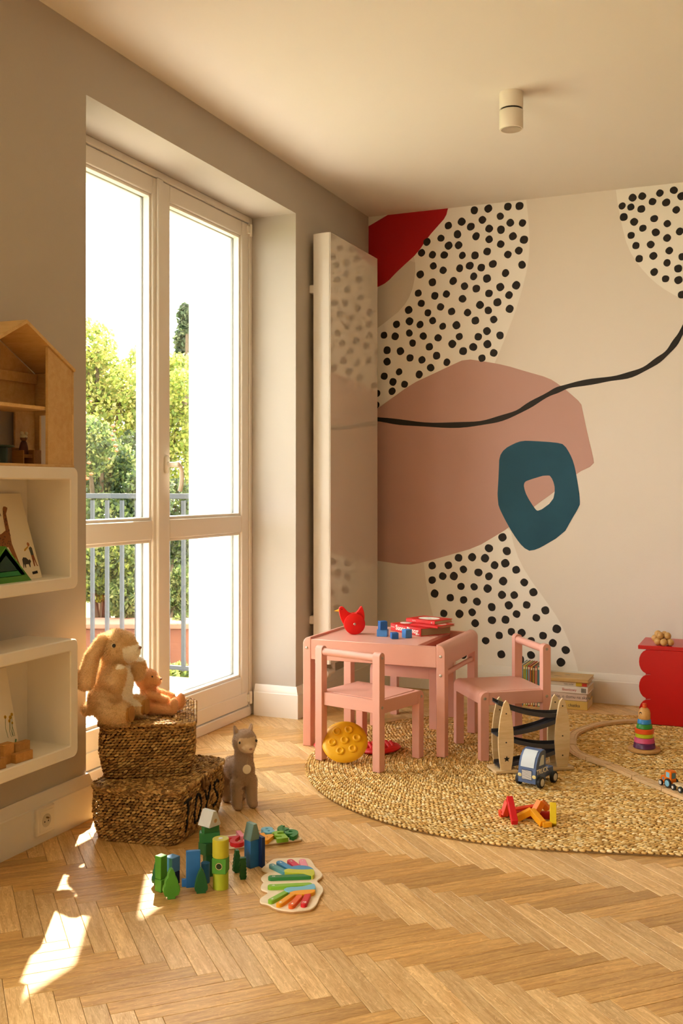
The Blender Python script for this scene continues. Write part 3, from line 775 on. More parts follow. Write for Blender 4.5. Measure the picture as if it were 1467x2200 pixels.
for (u, v) in ((178, 1003), (191, 994), (181, 1022), (187, 1028), (196, 1018), (243, 915), (246, 926), (241, 934), (248, 957), (243, 944), (225, 1064), (252, 1064), (270, 1062), (195, 862), (182, 905), (250, 968), (235, 985), (300, 1010)):
    p = dir_at(u, 7.35); o = link('blossom', bl, sh); r_ = rg.uniform(0.009, 0.016)
    o.location = (p.x - sh.location.x, p.y - sh.location.y, zat(v, 7.35) + 1.55); o.scale = (r_, r_, r_)
a, b_ = dir_at(120, 7.2), dir_at(420, 7.2)
pl = thing('garden_planter', 'long reddish brown garden wall behind the railing bars', 'garden wall', ((a.x + b_.x) / 2, (a.y + b_.y) / 2, -1.55), math.degrees(math.atan2(b_.y - a.y, b_.x - a.x)))
L_ = (b_ - a).length
one(bx(-L_ / 2, L_ / 2, -0.12, 0.12, 0, zat(1345, 7.2) + 1.55, 0.01), 'wall_body', pm('reddish_brown_wall', '#8a5540', 0.9, var=0.15, vscale=6, bump=0.4), pl)
one(bx(-L_ / 2, L_ / 2, -0.16, 0.16, zat(1345, 7.2) + 1.55, zat(1333, 7.2) + 1.55, 0.008), 'coping', pm('coping_stone', '#a2705a', 0.85, var=0.1), pl)

# ================================================================== TABLE, CHAIRS, RUG, BENCH
M_pink = pm('pink_lacquer', '#dfa593', 0.38, spec=0.4, var=0.015, vscale=3)
M_pink2 = pm('dark_pink_tray', '#c96f5c', 0.4)
M_bolt = pm('steel_bolt', '#b9b2a6', 0.3, 0.9)
bolt_me = MB().add(lathe([(0.0058, 0), (0.0058, 0.0012), (0.0042, 0.0024), (0.0026, 0.0025), (0.0022, 0.0012), (0, 0.0012)], 12)).mesh('bolt', M_bolt, 40)
def bolt(parent, p, axis):
    z = Vector(axis); q = z.to_track_quat('Z', 'Y').to_matrix().to_4x4(); q.translation = Vector(p)
    return link('bolt', bolt_me, parent, q)
def round_post(x0, x1, z1, r, outer, n=6):
    """outline in (x, z): upright whose outer top corner is rounded; outer = -1 / +1 side, 0 both"""
    o = [(x0, 0), (x1, 0)]
    if outer >= 0: o += [(x1 - r + r * math.cos(a), z1 - r + r * math.sin(a)) for a in [math.pi / 2 * k / n for k in range(n + 1)]]
    else: o.append((x1, z1))
    if outer <= 0: o += [(x0 + r - r * math.sin(a), z1 - r + r * math.cos(a)) for a in [math.pi / 2 * k / n for k in range(n + 1)]]
    else: o.append((x0, z1))
    return o
RZ = 0.0125       # upper side of the rug
tb = thing('play_table', 'low pink wooden play table with an open side tray', 'table', (-1.553, 4.21, RZ))
W2, D2_, TH = 0.315, 0.245, 0.452
LT, LD = 0.036, 0.045
for sx in (-1, 1):
    x0, x1 = (W2 - LT, W2) if sx > 0 else (-W2, -W2 + LT)
    for sy in (-1, 1):
        yc = sy * (D2_ - LD / 2)
        fl = -RZ + 0.0005 if rug_d(-1.553 + sx * W2, 4.21 + yc) > -0.01 else 0.0       # a leg beside the rug reaches the parquet
        one(prism([(a, z if z > 0 else fl) for a, z in round_post(x0, x1, TH, 0.030, sx)], -LD / 2, LD / 2, 0.002), 'leg', M_pink, tb, T(0, yc, 0) @ XZ)
        bolt(tb, ((x0 + x1) / 2, sy * D2_, 0.405), (0, sy, 0))
        if sx > 0: bolt(tb, ((x0 + x1) / 2, sy * D2_, 0.328), (0, sy, 0))
    o2 = [(x, z) if z > 0 else (x, 0.365) for x, z in round_post(x0, x1, TH, 0.030, sx)]
    one(prism(o2, -(D2_ - LD), D2_ - LD), 'end_rail', M_pink, tb, XZ)
one(tube([(W2 - LT / 2, -(D2_ - LD), 0.328), (W2 - LT / 2, D2_ - LD, 0.328)], 0.0105, 14), 'dowel', M_pink, tb, smooth=60)
for sy in (-1, 1):
    one(bx(-W2 + LT, W2 - LT, sy * (D2_ - 0.010) - 0.009, sy * (D2_ - 0.010) + 0.009, 0.358, 0.4435, 0.002), 'apron', M_pink, tb)
xt = 0.193
one(bx(-W2 + LT, xt, -D2_ + 0.019, D2_ - 0.019, 0.428, 0.4425, 0.0015), 'tabletop', M_pink, tb)
one(bx(xt - 0.16, W2 - LT, -D2_ + 0.019, D2_ - 0.019, 0.374, 0.382), 'tray', M_pink2, tb)
one(bx(xt - 0.010, xt - 0.002, -D2_ + 0.019, D2_ - 0.019, 0.382, 0.428), 'tray_wall', M_pink2, tb)

def chair(label, loc, rz):
    """faces local +y"""
    c = thing('kids_chair', label, 'chair', loc, rz, group='pink wooden children chairs')
    w, dp, t, H, sz = 0.160, 0.150, 0.034, 0.455, 0.272
    for sx in (-1, 1):
        xc = sx * (w - t / 2)
        # rear posts, rounded at the top front to back
        o2 = round_post(-t / 2, t / 2, H, 0.0165, 0, 6)
        one(prism(o2, -t / 2, t / 2, 0.0015), 'back_post', M_pink, c, T(xc, -dp + t / 2, 0) @ R(90, 'Z') @ XZ)
        o2 = round_post(-t / 2, t / 2, sz, 0.026, 1, 6)
        one(prism(o2, -t / 2, t / 2, 0.0015), 'leg', M_pink, c, T(xc, dp - t / 2, 0) @ R(90, 'Z') @ XZ)
        one(bx(xc - 0.009 + sx * 0.006, xc + 0.009 + sx * 0.006, -dp + t, dp - t, sz - 0.052, sz - 0.001, 0.0015), 'side_rail', M_pink, c)
        for (y, z) in ((-dp + t / 2, 0.435), (-dp + t / 2, 0.245), (dp - t / 2, 0.247)):
            bolt(c, (sx * w, y, z), (sx, 0, 0))
    o2 = [(x, z) if z > 0 else (x, sz - 0.048) for x, z in round_post(-t / 2, t / 2, sz, 0.026, 1, 6)]
    one(prism(o2, -(w - t), w - t), 'front_rail', M_pink, c, T(0, dp - t / 2, 0) @ R(90, 'Z') @ XZ)
    one(bx(-(w - t), w - t, -dp + 0.010, -dp + 0.028, sz - 0.052, sz - 0.001, 0.0015), 'back_rail', M_pink, c)
    one(bx(-(w - t) - 0.012, w - t + 0.012, -dp + 0.028, dp - t, sz - 0.012, sz + 0.0005, 0.001), 'seat', M_pink, c)
    one(tube([(-(w - t), -dp + t / 2, 0.432), (w - t, -dp + t / 2, 0.432)], 0.0155, 16), 'backrest_bar', M_pink, c, smooth=60)
    return c
chair('pink kids chair nearest the viewer, its back to us, yellow disc under it', (-1.515, 3.845, RZ), -15.5)
chair('pink kids chair at the right end of the table, behind the car ramp', (-1.066, 4.190, RZ), 126.5)
st = thing('kids_stool', 'pink wooden stool pushed in under the far side of the table', 'stool', (-1.578, 4.563, RZ))
for sx in (-1, 1):
    for sy in (-1, 1):
        fl = -RZ + 0.0005 if rug_d(-1.578 + sx * 0.143, 4.563 + sy * 0.133) > -0.01 else 0.0
        o2 = [(a, z if z > 0 else fl) for a, z in round_post(-0.017, 0.017, 0.272, 0.026, -sy)]
        one(prism(o2, -0.017, 0.017, 0.0015), 'leg', M_pink, st, T(sx * 0.143, sy * 0.133, 0) @ R(-90, 'Z') @ XZ)
    bolt(st, (sx * 0.16, -0.133, 0.247), (sx, 0, 0))
    one(bx(sx * 0.149 - 0.009, sx * 0.149 + 0.009, -0.116, 0.116, 0.220, 0.271, 0.0015), 'side_rail', M_pink, st)
for sy in (-1, 1):
    o2 = [(a, z if z > 0 else 0.224) for a, z in round_post(-0.017, 0.017, 0.272, 0.026, -sy)]
    one(prism(o2, -0.126, 0.126), 'seat_rail', M_pink, st, T(0, sy * 0.133, 0) @ R(-90, 'Z') @ XZ)
one(bx(-0.138, 0.138, -0.116, 0.116, 0.260, 0.2725, 0.001), 'seat', M_pink, st)

# ---- braided jute rug (a long oval)
def instance_mesh(name, tv, tf, P, A, B, C, mat, cols, smooth=180):
    """template verts tv placed at P with axes A, B, C (n x 3 each)"""
    tv = np.asarray(tv, float); n = len(P)
    V = P[:, None] + tv[None, :, 0:1] * A[:, None] + tv[None, :, 1:2] * B[:, None] + tv[None, :, 2:3] * C[:, None]
    k = len(tv); F_ = []
    base = (np.arange(n) * k)[:, None]
    loops = []; tot = []
    fa = [np.array(f) for f in tf]
    L = np.concatenate([f for f in fa]); lt = np.array([len(f) for f in fa])
    allL = (base + L[None]).ravel(); allT = np.tile(lt, n)
    me = bpy.data.meshes.new(name)
    me.vertices.add(n * k); me.vertices.foreach_set('co', V.ravel())
    me.loops.add(len(allL)); me.loops.foreach_set('vertex_index', allL.astype(np.int32))
    me.polygons.add(len(allT)); st = np.concatenate([[0], np.cumsum(allT)[:-1]])
    me.polygons.foreach_set('loop_start', st.astype(np.int32)); me.polygons.foreach_set('loop_total', allT.astype(np.int32))
    me.materials.append(mat)
    me.update(calc_edges=True); me.validate()
    cc_ = np.repeat(np.asarray(cols), len(tf), axis=0)
    set_col(me, cc_)
    finish(me, smooth)
    return me
def grain(n=5):     # spindle along x, length 1, width 1 (tapered)
    v = [(-0.5, 0, 0)]; f = []
    for x, r in ((-0.25, 0.46), (0.25, 0.46)):
        v += [(x, r * math.cos(2 * math.pi * k / n), r * math.sin(2 * math.pi * k / n)) for k in range(n)]
    v.append((0.5, 0, 0))
    for k in range(n):
        j = (k + 1) % n
        f += [(0, 1 + j, 1 + k), (1 + k, 1 + j, 1 + n + j, 1 + n + k), (1 + n + k, 1 + n + j, 1 + 2 * n)]
    return v, f
GV, GF = grain(5)
M_jute = colmat('jute_fibre', 0.8, spec=0.25)
rug = thing('jute_rug', 'oval braided natural jute rug under the play table', 'rug', (-0.84, 4.03, 0), 16)
LEN, RR, PITCH = 1.15, 0.95, 0.0185
def stadium(r, n=40):
    o = [(LEN + r * math.cos(a), r * math.sin(a)) for a in [-math.pi / 2 + math.pi * k / n for k in range(n + 1)]]
    return o + [(r * math.cos(a), r * math.sin(a)) for a in [math.pi / 2 + math.pi * k / n for k in range(n + 1)]]
one(prism(stadium(RR - 0.004), 0.0005, 0.005, 0.001), 'backing', pm('jute_backing', '#8a6a3c', 0.95), rug, smooth=None)
rg = np.random.RandomState(2)
Pl = []; Al = []; Bl = []; Cl = []; CO = []
JC = np.array([lin(c)[:3] for c in ('#dfb974', '#d2a962', '#e8c88a', '#c69b58', '#eed6a2', '#b88c4c')])
r = RR - PITCH / 2; row = 0
while r > 0.006:
    per = 2 * LEN + 2 * math.pi * r; n = max(8, int(per / 0.0100)); s = (np.arange(n) + rg.uniform(0, 1)) * per / n
    s = s % per
    x = np.empty(n); y = np.empty(n); tx = np.empty(n); ty = np.empty(n)
    a1, a2, a3 = LEN, LEN + math.pi * r, 2 * LEN + math.pi * r
    k = s < a1; x[k] = s[k]; y[k] = -r; tx[k] = 1; ty[k] = 0
    k = (s >= a1) & (s < a2); an = (s[k] - a1) / r - math.pi / 2; x[k] = LEN + r * np.cos(an); y[k] = r * np.sin(an); tx[k] = -np.sin(an); ty[k] = np.cos(an)
    k = (s >= a2) & (s < a3); x[k] = LEN - (s[k] - a2); y[k] = r; tx[k] = -1; ty[k] = 0
    k = s >= a3; an = (s[k] - a3) / r + math.pi / 2; x[k] = r * np.cos(an); y[k] = r * np.sin(an); tx[k] = -np.sin(an); ty[k] = np.cos(an)
    sgn = np.where(np.arange(n) % 2 == 0, 1.0, -1.0)
    off = sgn * PITCH * 0.20 + rg.normal(0, 0.0004, n)
    nx, ny = -ty, tx
    th = sgn * math.radians(24) + rg.normal(0, 0.10, n)
    ax, ay = tx * np.cos(th) + nx * np.sin(th), ty * np.cos(th) + ny * np.sin(th)
    L = 0.0215 * rg.uniform(0.85, 1.15, n); W = 0.0092 * rg.uniform(0.85, 1.15, n)
    Pl.append(np.stack([x + nx * off, y + ny * off, 0.0075 + rg.normal(0, 0.0005, n)], 1))
    Al.append(np.stack([ax * L, ay * L, 0.10 * L * rg.uniform(-1, 1, n)], 1)); Bl.append(np.stack([-ay * W, ax * W, 0 * W], 1)); Cl.append(np.stack([0 * W, 0 * W, W * 0.95], 1))
    c = JC[rg.choice(len(JC), n, p=[.26, .22, .18, .14, .1, .1])] * rg.uniform(0.9, 1.26, (n, 1)) * (1 + 0.07 * math.sin(row * 1.7) + rg.normal(0, 0.04))
    CO.append(np.concatenate([c, np.ones((n, 1))], 1))
    r -= PITCH; row += 1
me = instance_mesh('braid', GV, GF, np.concatenate(Pl), np.concatenate(Al), np.concatenate(Bl), np.concatenate(Cl), M_jute, np.concatenate(CO))
o = link('braid', me, rug); o['kind'] = 'stuff'

# ---- red bench with scalloped panels
M_red = pm('red_lacquer', '#c4100f', 0.28, spec=0.4)
bn = thing('scalloped_bench', 'glossy red bench with scalloped side edges', 'bench', (-0.10, 5.035, RZ))
bw, bh = 0.497, 0.342
one(bx(-bw - 0.004, bw + 0.004, -0.137, 0.137, bh, bh + 0.018, 0.0015), 'bench_top', M_red, bn)
def scallop():
    L = []; n = 3; h = bh / n
    for k in range(n):
        for i in range(11):
            a = -math.pi / 2 + math.pi * i / 10
            L.append((0.052 * (math.cos(a) ** 0.75 if math.cos(a) > 0 else 0), k * h + h / 2 + h / 2 * math.sin(a) * 0.985))
    right = [(bw - 0.052 + x, z) for x, z in L]
    left = [(-bw + 0.052 - x, z) for x, z in reversed(L)]
    return right + left
for y in (-0.128, 0.120):
    one(prism(scallop(), -0.009, 0.009, 0.001), 'scalloped_panel', M_red, bn, T(0, y, 0) @ XZ)
one(bx(-bw + 0.06, bw - 0.06, -0.119, 0.111, 0.05, 0.066), 'shelf', M_red, bn)
for x in (-bw + 0.07, bw - 0.07): one(bx(x - 0.009, x + 0.009, -0.119, 0.111, 0.0, bh), 'end_panel', M_red, bn)

# ================================================================== LEFT WALL SHELVES
M_shelf = pm('white_shelf_lacquer', '#e9e0d2', 0.4, spec=0.4)
XF = -1.947
def wall_box(z0, z1, label):
    b_ = thing('wall_shelf', label, 'shelf', (XL, 0, 0), group='box shelves on the left wall')
    y0, y1 = 1.70, 2.543; t = 0.036; d = XF - XL
    yc, zc = (y0 + y1) / 2, (z0 + z1) / 2
    out = rrect(y1 - y0, z1 - z0, 0.020, 4, yc, zc); inn = rrect(y1 - y0 - 2 * t, z1 - z0 - 2 * t, 0.004, 4, yc, zc)
    n = len(out); v = []; f = []
    e = 0.003
    rings = [(out, 0.0), (out, d - e), (inset(out, e), d), (inset(inn, -e), d), (inn, d - e), (inn, 0.012)]
    for (o, x) in rings: v += [(x, p[0], p[1]) for p in o]
    for k in range(len(rings) - 1):
        for i in range(n):
            j = (i + 1) % n; f.append((k * n + i, k * n + j, (k + 1) * n + j, (k + 1) * n + i))
    one((v, f), 'frame', M_shelf, b_, smooth=35)
    one(bx(0.001, 0.012, y0 + 0.01, y1 - 0.01, z0 + 0.01, z1 - 0.01), 'back_panel', M_shelf, b_, smooth=None)
    return z0 + t, b_
ZU, _b = wall_box(0.797, 1.159, 'white box shelf holding the giraffe book, below the wooden dollhouse')
ZL, _b = wall_box(0.292, 0.646, 'lower white box shelf holding wooden blocks, above the socket')

# ================================================================== BASKETS
M_weave = colmat('seagrass', 0.62, spec=0.3)
M_bshell = pm('basket_inside', '#4a331a', 0.95)
SG = np.array([lin(c)[:3] for c in ('#b58a50', '#a37a44', '#c8a466', '#8e6636', '#be9558', '#7f5b32')])
def rr_path(w, d, r, n=200):
    """points, tangents evenly spaced on a rounded rectangle (x width, y depth)"""
    o = rrect(w, d, r, 8); o = [Vector(p) for p in o]; m = len(o)
    seg = [(o[(i + 1) % m] - o[i]).length for i in range(m)]; per = sum(seg)
    P = []; Tn = []; acc = 0; i = 0
    for k in range(n):
        s = per * k / n
        while acc + seg[i] < s: acc += seg[i]; i += 1
        t = (s - acc) / seg[i]; P.append(o[i].lerp(o[(i + 1) % m], t)); Tn.append((o[(i + 1) % m] - o[i]).normalized())
    return np.array([tuple(p) for p in P]), np.array([tuple(p) for p in Tn]), per
def weave_side(w, d, h, r, flare, seed, z0=0.0, rowh=0.0088, stl=0.0135, bulge=0.008, sag=0.0):
    rg = np.random.RandomState(seed); out = [[], [], [], [], []]
    rows = int(h / rowh)
    for q in range(rows):
        z = z0 + (q + 0.5) * rowh; t = (z - z0) / h
        k = flare * (t - 0.5) * 2 + bulge * math.sin(math.pi * t)
        _, _, per = rr_path(w + 2 * k, d + 2 * k, r, 4); n = int(per / stl)
        P, Tn, _ = rr_path(w + 2 * k, d + 2 * k, r, n)
        nrm = np.stack([Tn[:, 1], -Tn[:, 0]], 1)
        ph = (q % 2) * 0.5
        P = P + Tn * (ph * stl)
        inout = rg.normal(0, 0.0007, n) + np.where((np.arange(n) + q) % 2 == 0, 0.0010, -0.0010)
        th = math.radians(19) + rg.normal(0, 0.09, n)
        L = 0.0180 * rg.uniform(0.9, 1.15, n); W = 0.0094 * rg.uniform(0.85, 1.1, n)
        zz = z + rg.normal(0, 0.0007, n) + sag * np.sin(P[:, 0] * 9 + 1.0) * t
        out[0].append(np.stack([P[:, 0] + nrm[:, 0] * inout, P[:, 1] + nrm[:, 1] * inout, zz], 1))
        out[1].append(np.stack([Tn[:, 0] * np.cos(th) * L, Tn[:, 1] * np.cos(th) * L, np.sin(th) * L], 1))
        out[2].append(np.stack([-Tn[:, 0] * np.sin(th) * W, -Tn[:, 1] * np.sin(th) * W, np.cos(th) * W], 1))
        out[3].append(np.stack([nrm[:, 0] * W * 0.8, nrm[:, 1] * W * 0.8, 0 * W], 1))
        c = SG[rg.choice(len(SG), n, p=[.28, .22, .14, .16, .14, .06])] * rg.uniform(0.75, 1.2, (n, 1))
        out[4].append(np.concatenate([c, np.ones((n, 1))], 1))
    return [np.concatenate(a) for a in out]
def weave_top(w, d, r, z, seed, sag):
    rg = np.random.RandomState(seed); out = [[], [], [], [], []]
    k = 0.004; rowh = 0.0092
    while min(w, d) / 2 - k > 0.006:
        ww, dd = w - 2 * k, d - 2 * k; rr = max(0.004, r - k)
        _, _, per = rr_path(ww, dd, rr, 4); n = max(6, int(per / 0.0120)); P, Tn, _ = rr_path(ww, dd, rr, n)
        th = math.radians(24) + rg.normal(0, 0.2, n); nrm = np.stack([Tn[:, 1], -Tn[:, 0]], 1)
        L = 0.0170 * rg.uniform(0.85, 1.2, n); W = 0.0094 * rg.uniform(0.85, 1.2, n)
        zz = z + sag(P[:, 0], P[:, 1]) + rg.normal(0, 0.0008, n)
        out[0].append(np.stack([P[:, 0], P[:, 1], zz], 1))
        out[1].append(np.stack([(Tn[:, 0] * np.cos(th) + nrm[:, 0] * np.sin(th)) * L, (Tn[:, 1] * np.cos(th) + nrm[:, 1] * np.sin(th)) * L, 0.12 * L * rg.uniform(-1, 1, n)], 1))
        out[2].append(np.stack([(-Tn[:, 0] * np.sin(th) + nrm[:, 0] * np.cos(th)) * W, (-Tn[:, 1] * np.sin(th) + nrm[:, 1] * np.cos(th)) * W, 0 * W], 1))
        out[3].append(np.stack([0 * W, 0 * W, W * 0.8], 1))
        c = SG[rg.choice(len(SG), n)] * rg.uniform(0.8, 1.25, (n, 1)); out[4].append(np.concatenate([c, np.ones((n, 1))], 1))
        k += rowh
    return [np.concatenate(a) for a in out]
def rope(w, d, r, z, seed, rad=0.0065, sag=None):
    """braided rim: slanted strands around a rounded rectangle"""
    rg = np.random.RandomState(seed); _, _, per = rr_path(w, d, r, 4); n = int(per / 0.0072); P, Tn, _ = rr_path(w, d, r, n)
    nrm = np.stack([Tn[:, 1], -Tn[:, 0]], 1); sg = np.where(np.arange(n) % 2 == 0, 1.0, -1.0)
    th = sg * math.radians(32); L = 0.024 * rg.uniform(0.9, 1.15, n); W = rad * 1.5 * rg.uniform(0.85, 1.1, n)
    zz = np.full(n, z) + sg * 0.0018 + rg.normal(0, 0.0008, n)
    if sag is not None: zz = zz + sag(P[:, 0], P[:, 1])
    c = SG[rg.choice(len(SG), n)] * rg.uniform(0.85, 1.3, (n, 1))
    return [np.stack([P[:, 0] + nrm[:, 0] * 0.001, P[:, 1] + nrm[:, 1] * 0.001, zz], 1),
            np.stack([Tn[:, 0] * np.cos(th) * L, Tn[:, 1] * np.cos(th) * L, np.sin(th) * L * 0.7], 1),
            np.stack([-Tn[:, 0] * np.sin(th) * W, -Tn[:, 1] * np.sin(th) * W, np.cos(th) * W], 1),
            np.stack([nrm[:, 0] * W, nrm[:, 1] * W, 0 * W], 1), np.concatenate([c, np.ones((n, 1))], 1)]
GV6, GF6 = grain(5)
def wm(name, arrs, parent):
    a = [np.concatenate(x) for x in zip(*arrs)]
    me = instance_mesh(name, GV6, GF6, a[0], a[1], a[2], a[3], M_weave, a[4])
    o = link(name, me, parent); o['kind'] = 'stuff'; return o
def basket(label, loc, rz, w, d, h, seed, sagf):
    b_ = thing('lidded_basket', label, 'basket', loc, rz, group='seagrass baskets in a stack')
    one(prism(rrect(w - 0.012, d - 0.012, 0.04, 6), 0.002, h - 0.010), 'lining', M_bshell, b_, smooth=None)
    wm('woven_body', [weave_side(w, d, h - 0.016, 0.045, 0.006, seed), rope(w + 0.006, d + 0.006, 0.047, h - 0.014, seed + 1, 0.0055)], b_)
    lid = one(prism(rrect(w - 0.004, d - 0.004, 0.045, 6), h - 0.009, h - 0.003), 'lid', M_bshell, b_, smooth=None)
    wm('woven_lid', [weave_top(w + 0.012, d + 0.012, 0.045, h, seed + 2, sagf), rope(w + 0.022, d + 0.022, 0.05, h - 0.001, seed + 3, 0.007, sagf)], lid)
    return b_
LB_H, UB_H = 0.168, 0.168
def low(px, py):
    c = (px.x, px.y)
    return c
lb = basket('lower seagrass basket with TOYS stitched on its side', (-1.862, 2.862, 0.0), 8.5, 0.285, 0.395, LB_H, 21, lambda x, y: 0.002 * np.sin(x * 20) - 0.0005)
ub_rz = 31
ub = basket('upper seagrass basket carrying the plush rabbit and bear', (-1.960, 2.945, LB_H + 0.005), ub_rz, 0.285, 0.385, UB_H, 31, lambda x, y: 0.004 * np.sin(x * 9 + 2) - 0.002)
# stitched word on the right long side of the lower basket
M_yarn = pm('black_yarn', '#17130f', 0.9)
def stroke(pts): return [(p[0], p[1]) for p in pts]
LET = {'T': [[(0, 1), (0.62, 1)], [(0.31, 1), (0.28, 0)]],
       'O': [[(0.32 + 0.30 * math.cos(a), 0.5 + 0.5 * math.sin(a)) for a in [2 * math.pi * k / 14 for k in range(15)]]],
       'Y': [[(0, 1), (0.28, 0.50)], [(0.58, 1), (0.28, 0.50), (0.16, 0.0)]],
       'S': [[(0.52, 0.88), (0.36, 1.0), (0.12, 0.94), (0.04, 0.76), (0.20, 0.58), (0.42, 0.44), (0.50, 0.24), (0.36, 0.05), (0.14, 0.0), (0.0, 0.14)]]}
yb = MB(); px_ = -0.165
for ch, hh, zz in (('T', 0.098, 0.030), ('O', 0.092, 0.034), ('Y', 0.088, 0.038), ('S', 0.082, 0.044)):
    for st_ in LET[ch]:
        pts = []
        for (a, b2) in st_:
            pts.append((px_ + a * 0.085, zz + b2 * hh))
        dense = []
        for (p, q) in zip(pts[:-1], pts[1:]):
            for k in range(4): dense.append((p[0] + (q[0] - p[0]) * k / 4, p[1] + (q[1] - p[1]) * k / 4))
        dense.append(pts[-1])
        path = []
        for i, (yy, z) in enumerate(dense):
            t = z / LB_H; k = 0.006 * (t - 0.5) * 2 + 0.008 * math.sin(math.pi * t)
            path.append((0.285 / 2 + k + 0.0035 + 0.0014 * math.sin(i * 2.4), yy, z))
        yb.add(tube(path, 0.0042, 6))
    px_ += 0.085 * {'T': 0.62, 'O': 0.64, 'Y': 0.6, 'S': 0.55}[ch] + 0.027
yb.build('lettering', M_yarn, lb)['label'] = 'black stitched word TOYS'
cl_ = MB()
cl_.add(tube(smooth_poly([(0.150, -0.03, LB_H + 0.006), (0.163, -0.03, LB_H - 0.004), (0.162, -0.028, LB_H - 0.03), (0.160, -0.012, LB_H - 0.04), (0.161, -0.005, LB_H - 0.025), (0.160, -0.012, LB_H + 0.003)], 2, False), 0.0045, 7))
cl_.add(ell(0.010, 0.012, 0.010, 10, 8), T(0.165, -0.010, LB_H - 0.020))
cl_.build('clasp', pm('seagrass_clasp', '#7a5428', 0.85, bump=0.5, bscale=300), lb, 180)

# ================================================================== PLUSH TOYS
def capsule3(p, q, r0, r1, n=12, k=6):
    p, q = Vector(p), Vector(q); pts = []; rad = []
    d = (q - p); L = d.length; d.normalize()
    for i in range(k):
        a = math.pi / 2 * i / k; pts.append(p - d * r0 * math.cos(a)); rad.append(max(0.0005, r0 * math.sin(a)))
    m_ = 4
    for i in range(m_ + 1):
        t = i / m_; pts.append(p + d * L * t); rad.append(r0 + (r1 - r0) * t)
    for i in range(1, k + 1):
        a = math.pi / 2 * i / k; pts.append(q + d * r1 * math.sin(a)); rad.append(max(0.0005, r1 * math.cos(a)))
    return tube(pts, rad, n)
def blob_mesh(name, parts, voxel, smooth_it=4):
    mb = MB()
    for vf, M in parts: mb.add(vf, M)
    me = bpy.data.meshes.new(name + '_raw'); me.from_pydata(mb.v, [], mb.f)
    o = bpy.data.objects.new(name + '_raw', me); COL.objects.link(o)
    md = o.modifiers.new('r', 'REMESH'); md.mode = 'VOXEL'; md.voxel_size = voxel; md.use_smooth_shade = True
    ms = o.modifiers.new('s', 'SMOOTH'); ms.factor = 0.5; ms.iterations = smooth_it
    dg = bpy.context.evaluated_depsgraph_get()
    out = bpy.data.meshes.new_from_object(o.evaluated_get(dg)); out.name = name
    bpy.data.objects.remove(o); bpy.data.meshes.remove(me)
    return out
M_plush = colmat('plush_cloth', 0.95, sheen=0.35, spec=0.1)
M_fur = colmat('plush_fur', 0.85, transl=0.35, spec=0.15)
def furry(name, parent, parts, voxel, colf, n, length, width, seed, droop=0.35):
    """one closed body plus its pile: short blades that stand off the surface"""
    me = blob_mesh(name, parts, voxel)
    me.materials.append(M_plush)
    nv = len(me.vertices); co = np.empty(nv * 3); me.vertices.foreach_get('co', co); co = co.reshape(-1, 3)
    set_col(me, np.concatenate([np.array([colf(p)[0] for p in co]), np.ones((nv, 1))], 1), 'POINT')
    finish(me, 180)
    o = link(name, me, parent)
    me.calc_loop_triangles(); nt = len(me.loop_triangles); tri = np.empty(nt * 3, dtype=np.int32); me.loop_triangles.foreach_get('vertices', tri); tri = tri.reshape(-1, 3)
    nrm = np.empty(nv * 3); me.vertices.foreach_get('normal', nrm); nrm = nrm.reshape(-1, 3)
    a, b_, c = co[tri[:, 0]], co[tri[:, 1]], co[tri[:, 2]]
    ar = np.linalg.norm(np.cross(b_ - a, c - a), axis=1); rg = np.random.RandomState(seed)
    t = rg.choice(nt, n, p=ar / ar.sum()); r1 = np.sqrt(rg.rand(n, 1)); r2 = rg.rand(n, 1)
    P = (1 - r1) * a[t] + r1 * (1 - r2) * b_[t] + r1 * r2 * c[t]
    N_ = nrm[tri[t]].mean(axis=1); N_ /= np.linalg.norm(N_, axis=1, keepdims=True) + 1e-9
    cf = [colf(p) for p in P]
    ln = length * np.array([c_[1] for c_ in cf])[:, None] * rg.uniform(0.6, 1.15, (n, 1))
    d = N_ + rg.normal(0, 0.42, (n, 3)) + np.array([[0, 0, -droop]]); d /= np.linalg.norm(d, axis=1, keepdims=True)
    s_ = np.cross(d, rg.normal(size=(n, 3))); s_ /= np.linalg.norm(s_, axis=1, keepdims=True)
    wd = width * rg.uniform(0.7, 1.3, (n, 1))
    V = np.stack([P - s_ * wd, P + s_ * wd, P + d * ln], 1).reshape(-1, 3)
    fm = bpy.data.meshes.new('pile'); fm.from_pydata(V.tolist(), [], np.arange(3 * n).reshape(-1, 3).tolist()); fm.materials.append(M_fur)
    colr = np.array([c_[0] for c_ in cf]) * rg.uniform(0.8, 1.25, (n, 1)); set_col(fm, np.concatenate([colr, np.ones((n, 1))], 1))
    f_ = link('pile', fm, o); f_['kind'] = 'stuff'
    return o
I4 = Matrix.Identity(4)
def E(x, y, z, rx, ry, rz, rot=None):
    M = T(x, y, z)
    if rot is not None: M = M @ rot
    return (ell(rx, ry, rz, 20, 14), M)
def Cp(p, q, r0, r1): return (capsule3(p, q, r0, r1), I4)
M_eye = pm('black_glass_eye', '#0c0907', 0.08, spec=0.8)
M_nose = pm('pink_brown_nose', '#a87a62', 0.7)
LID_Z = LB_H + 0.005 + UB_H + 0.005
facing = math.degrees(math.atan2(_r.y, _r.x))
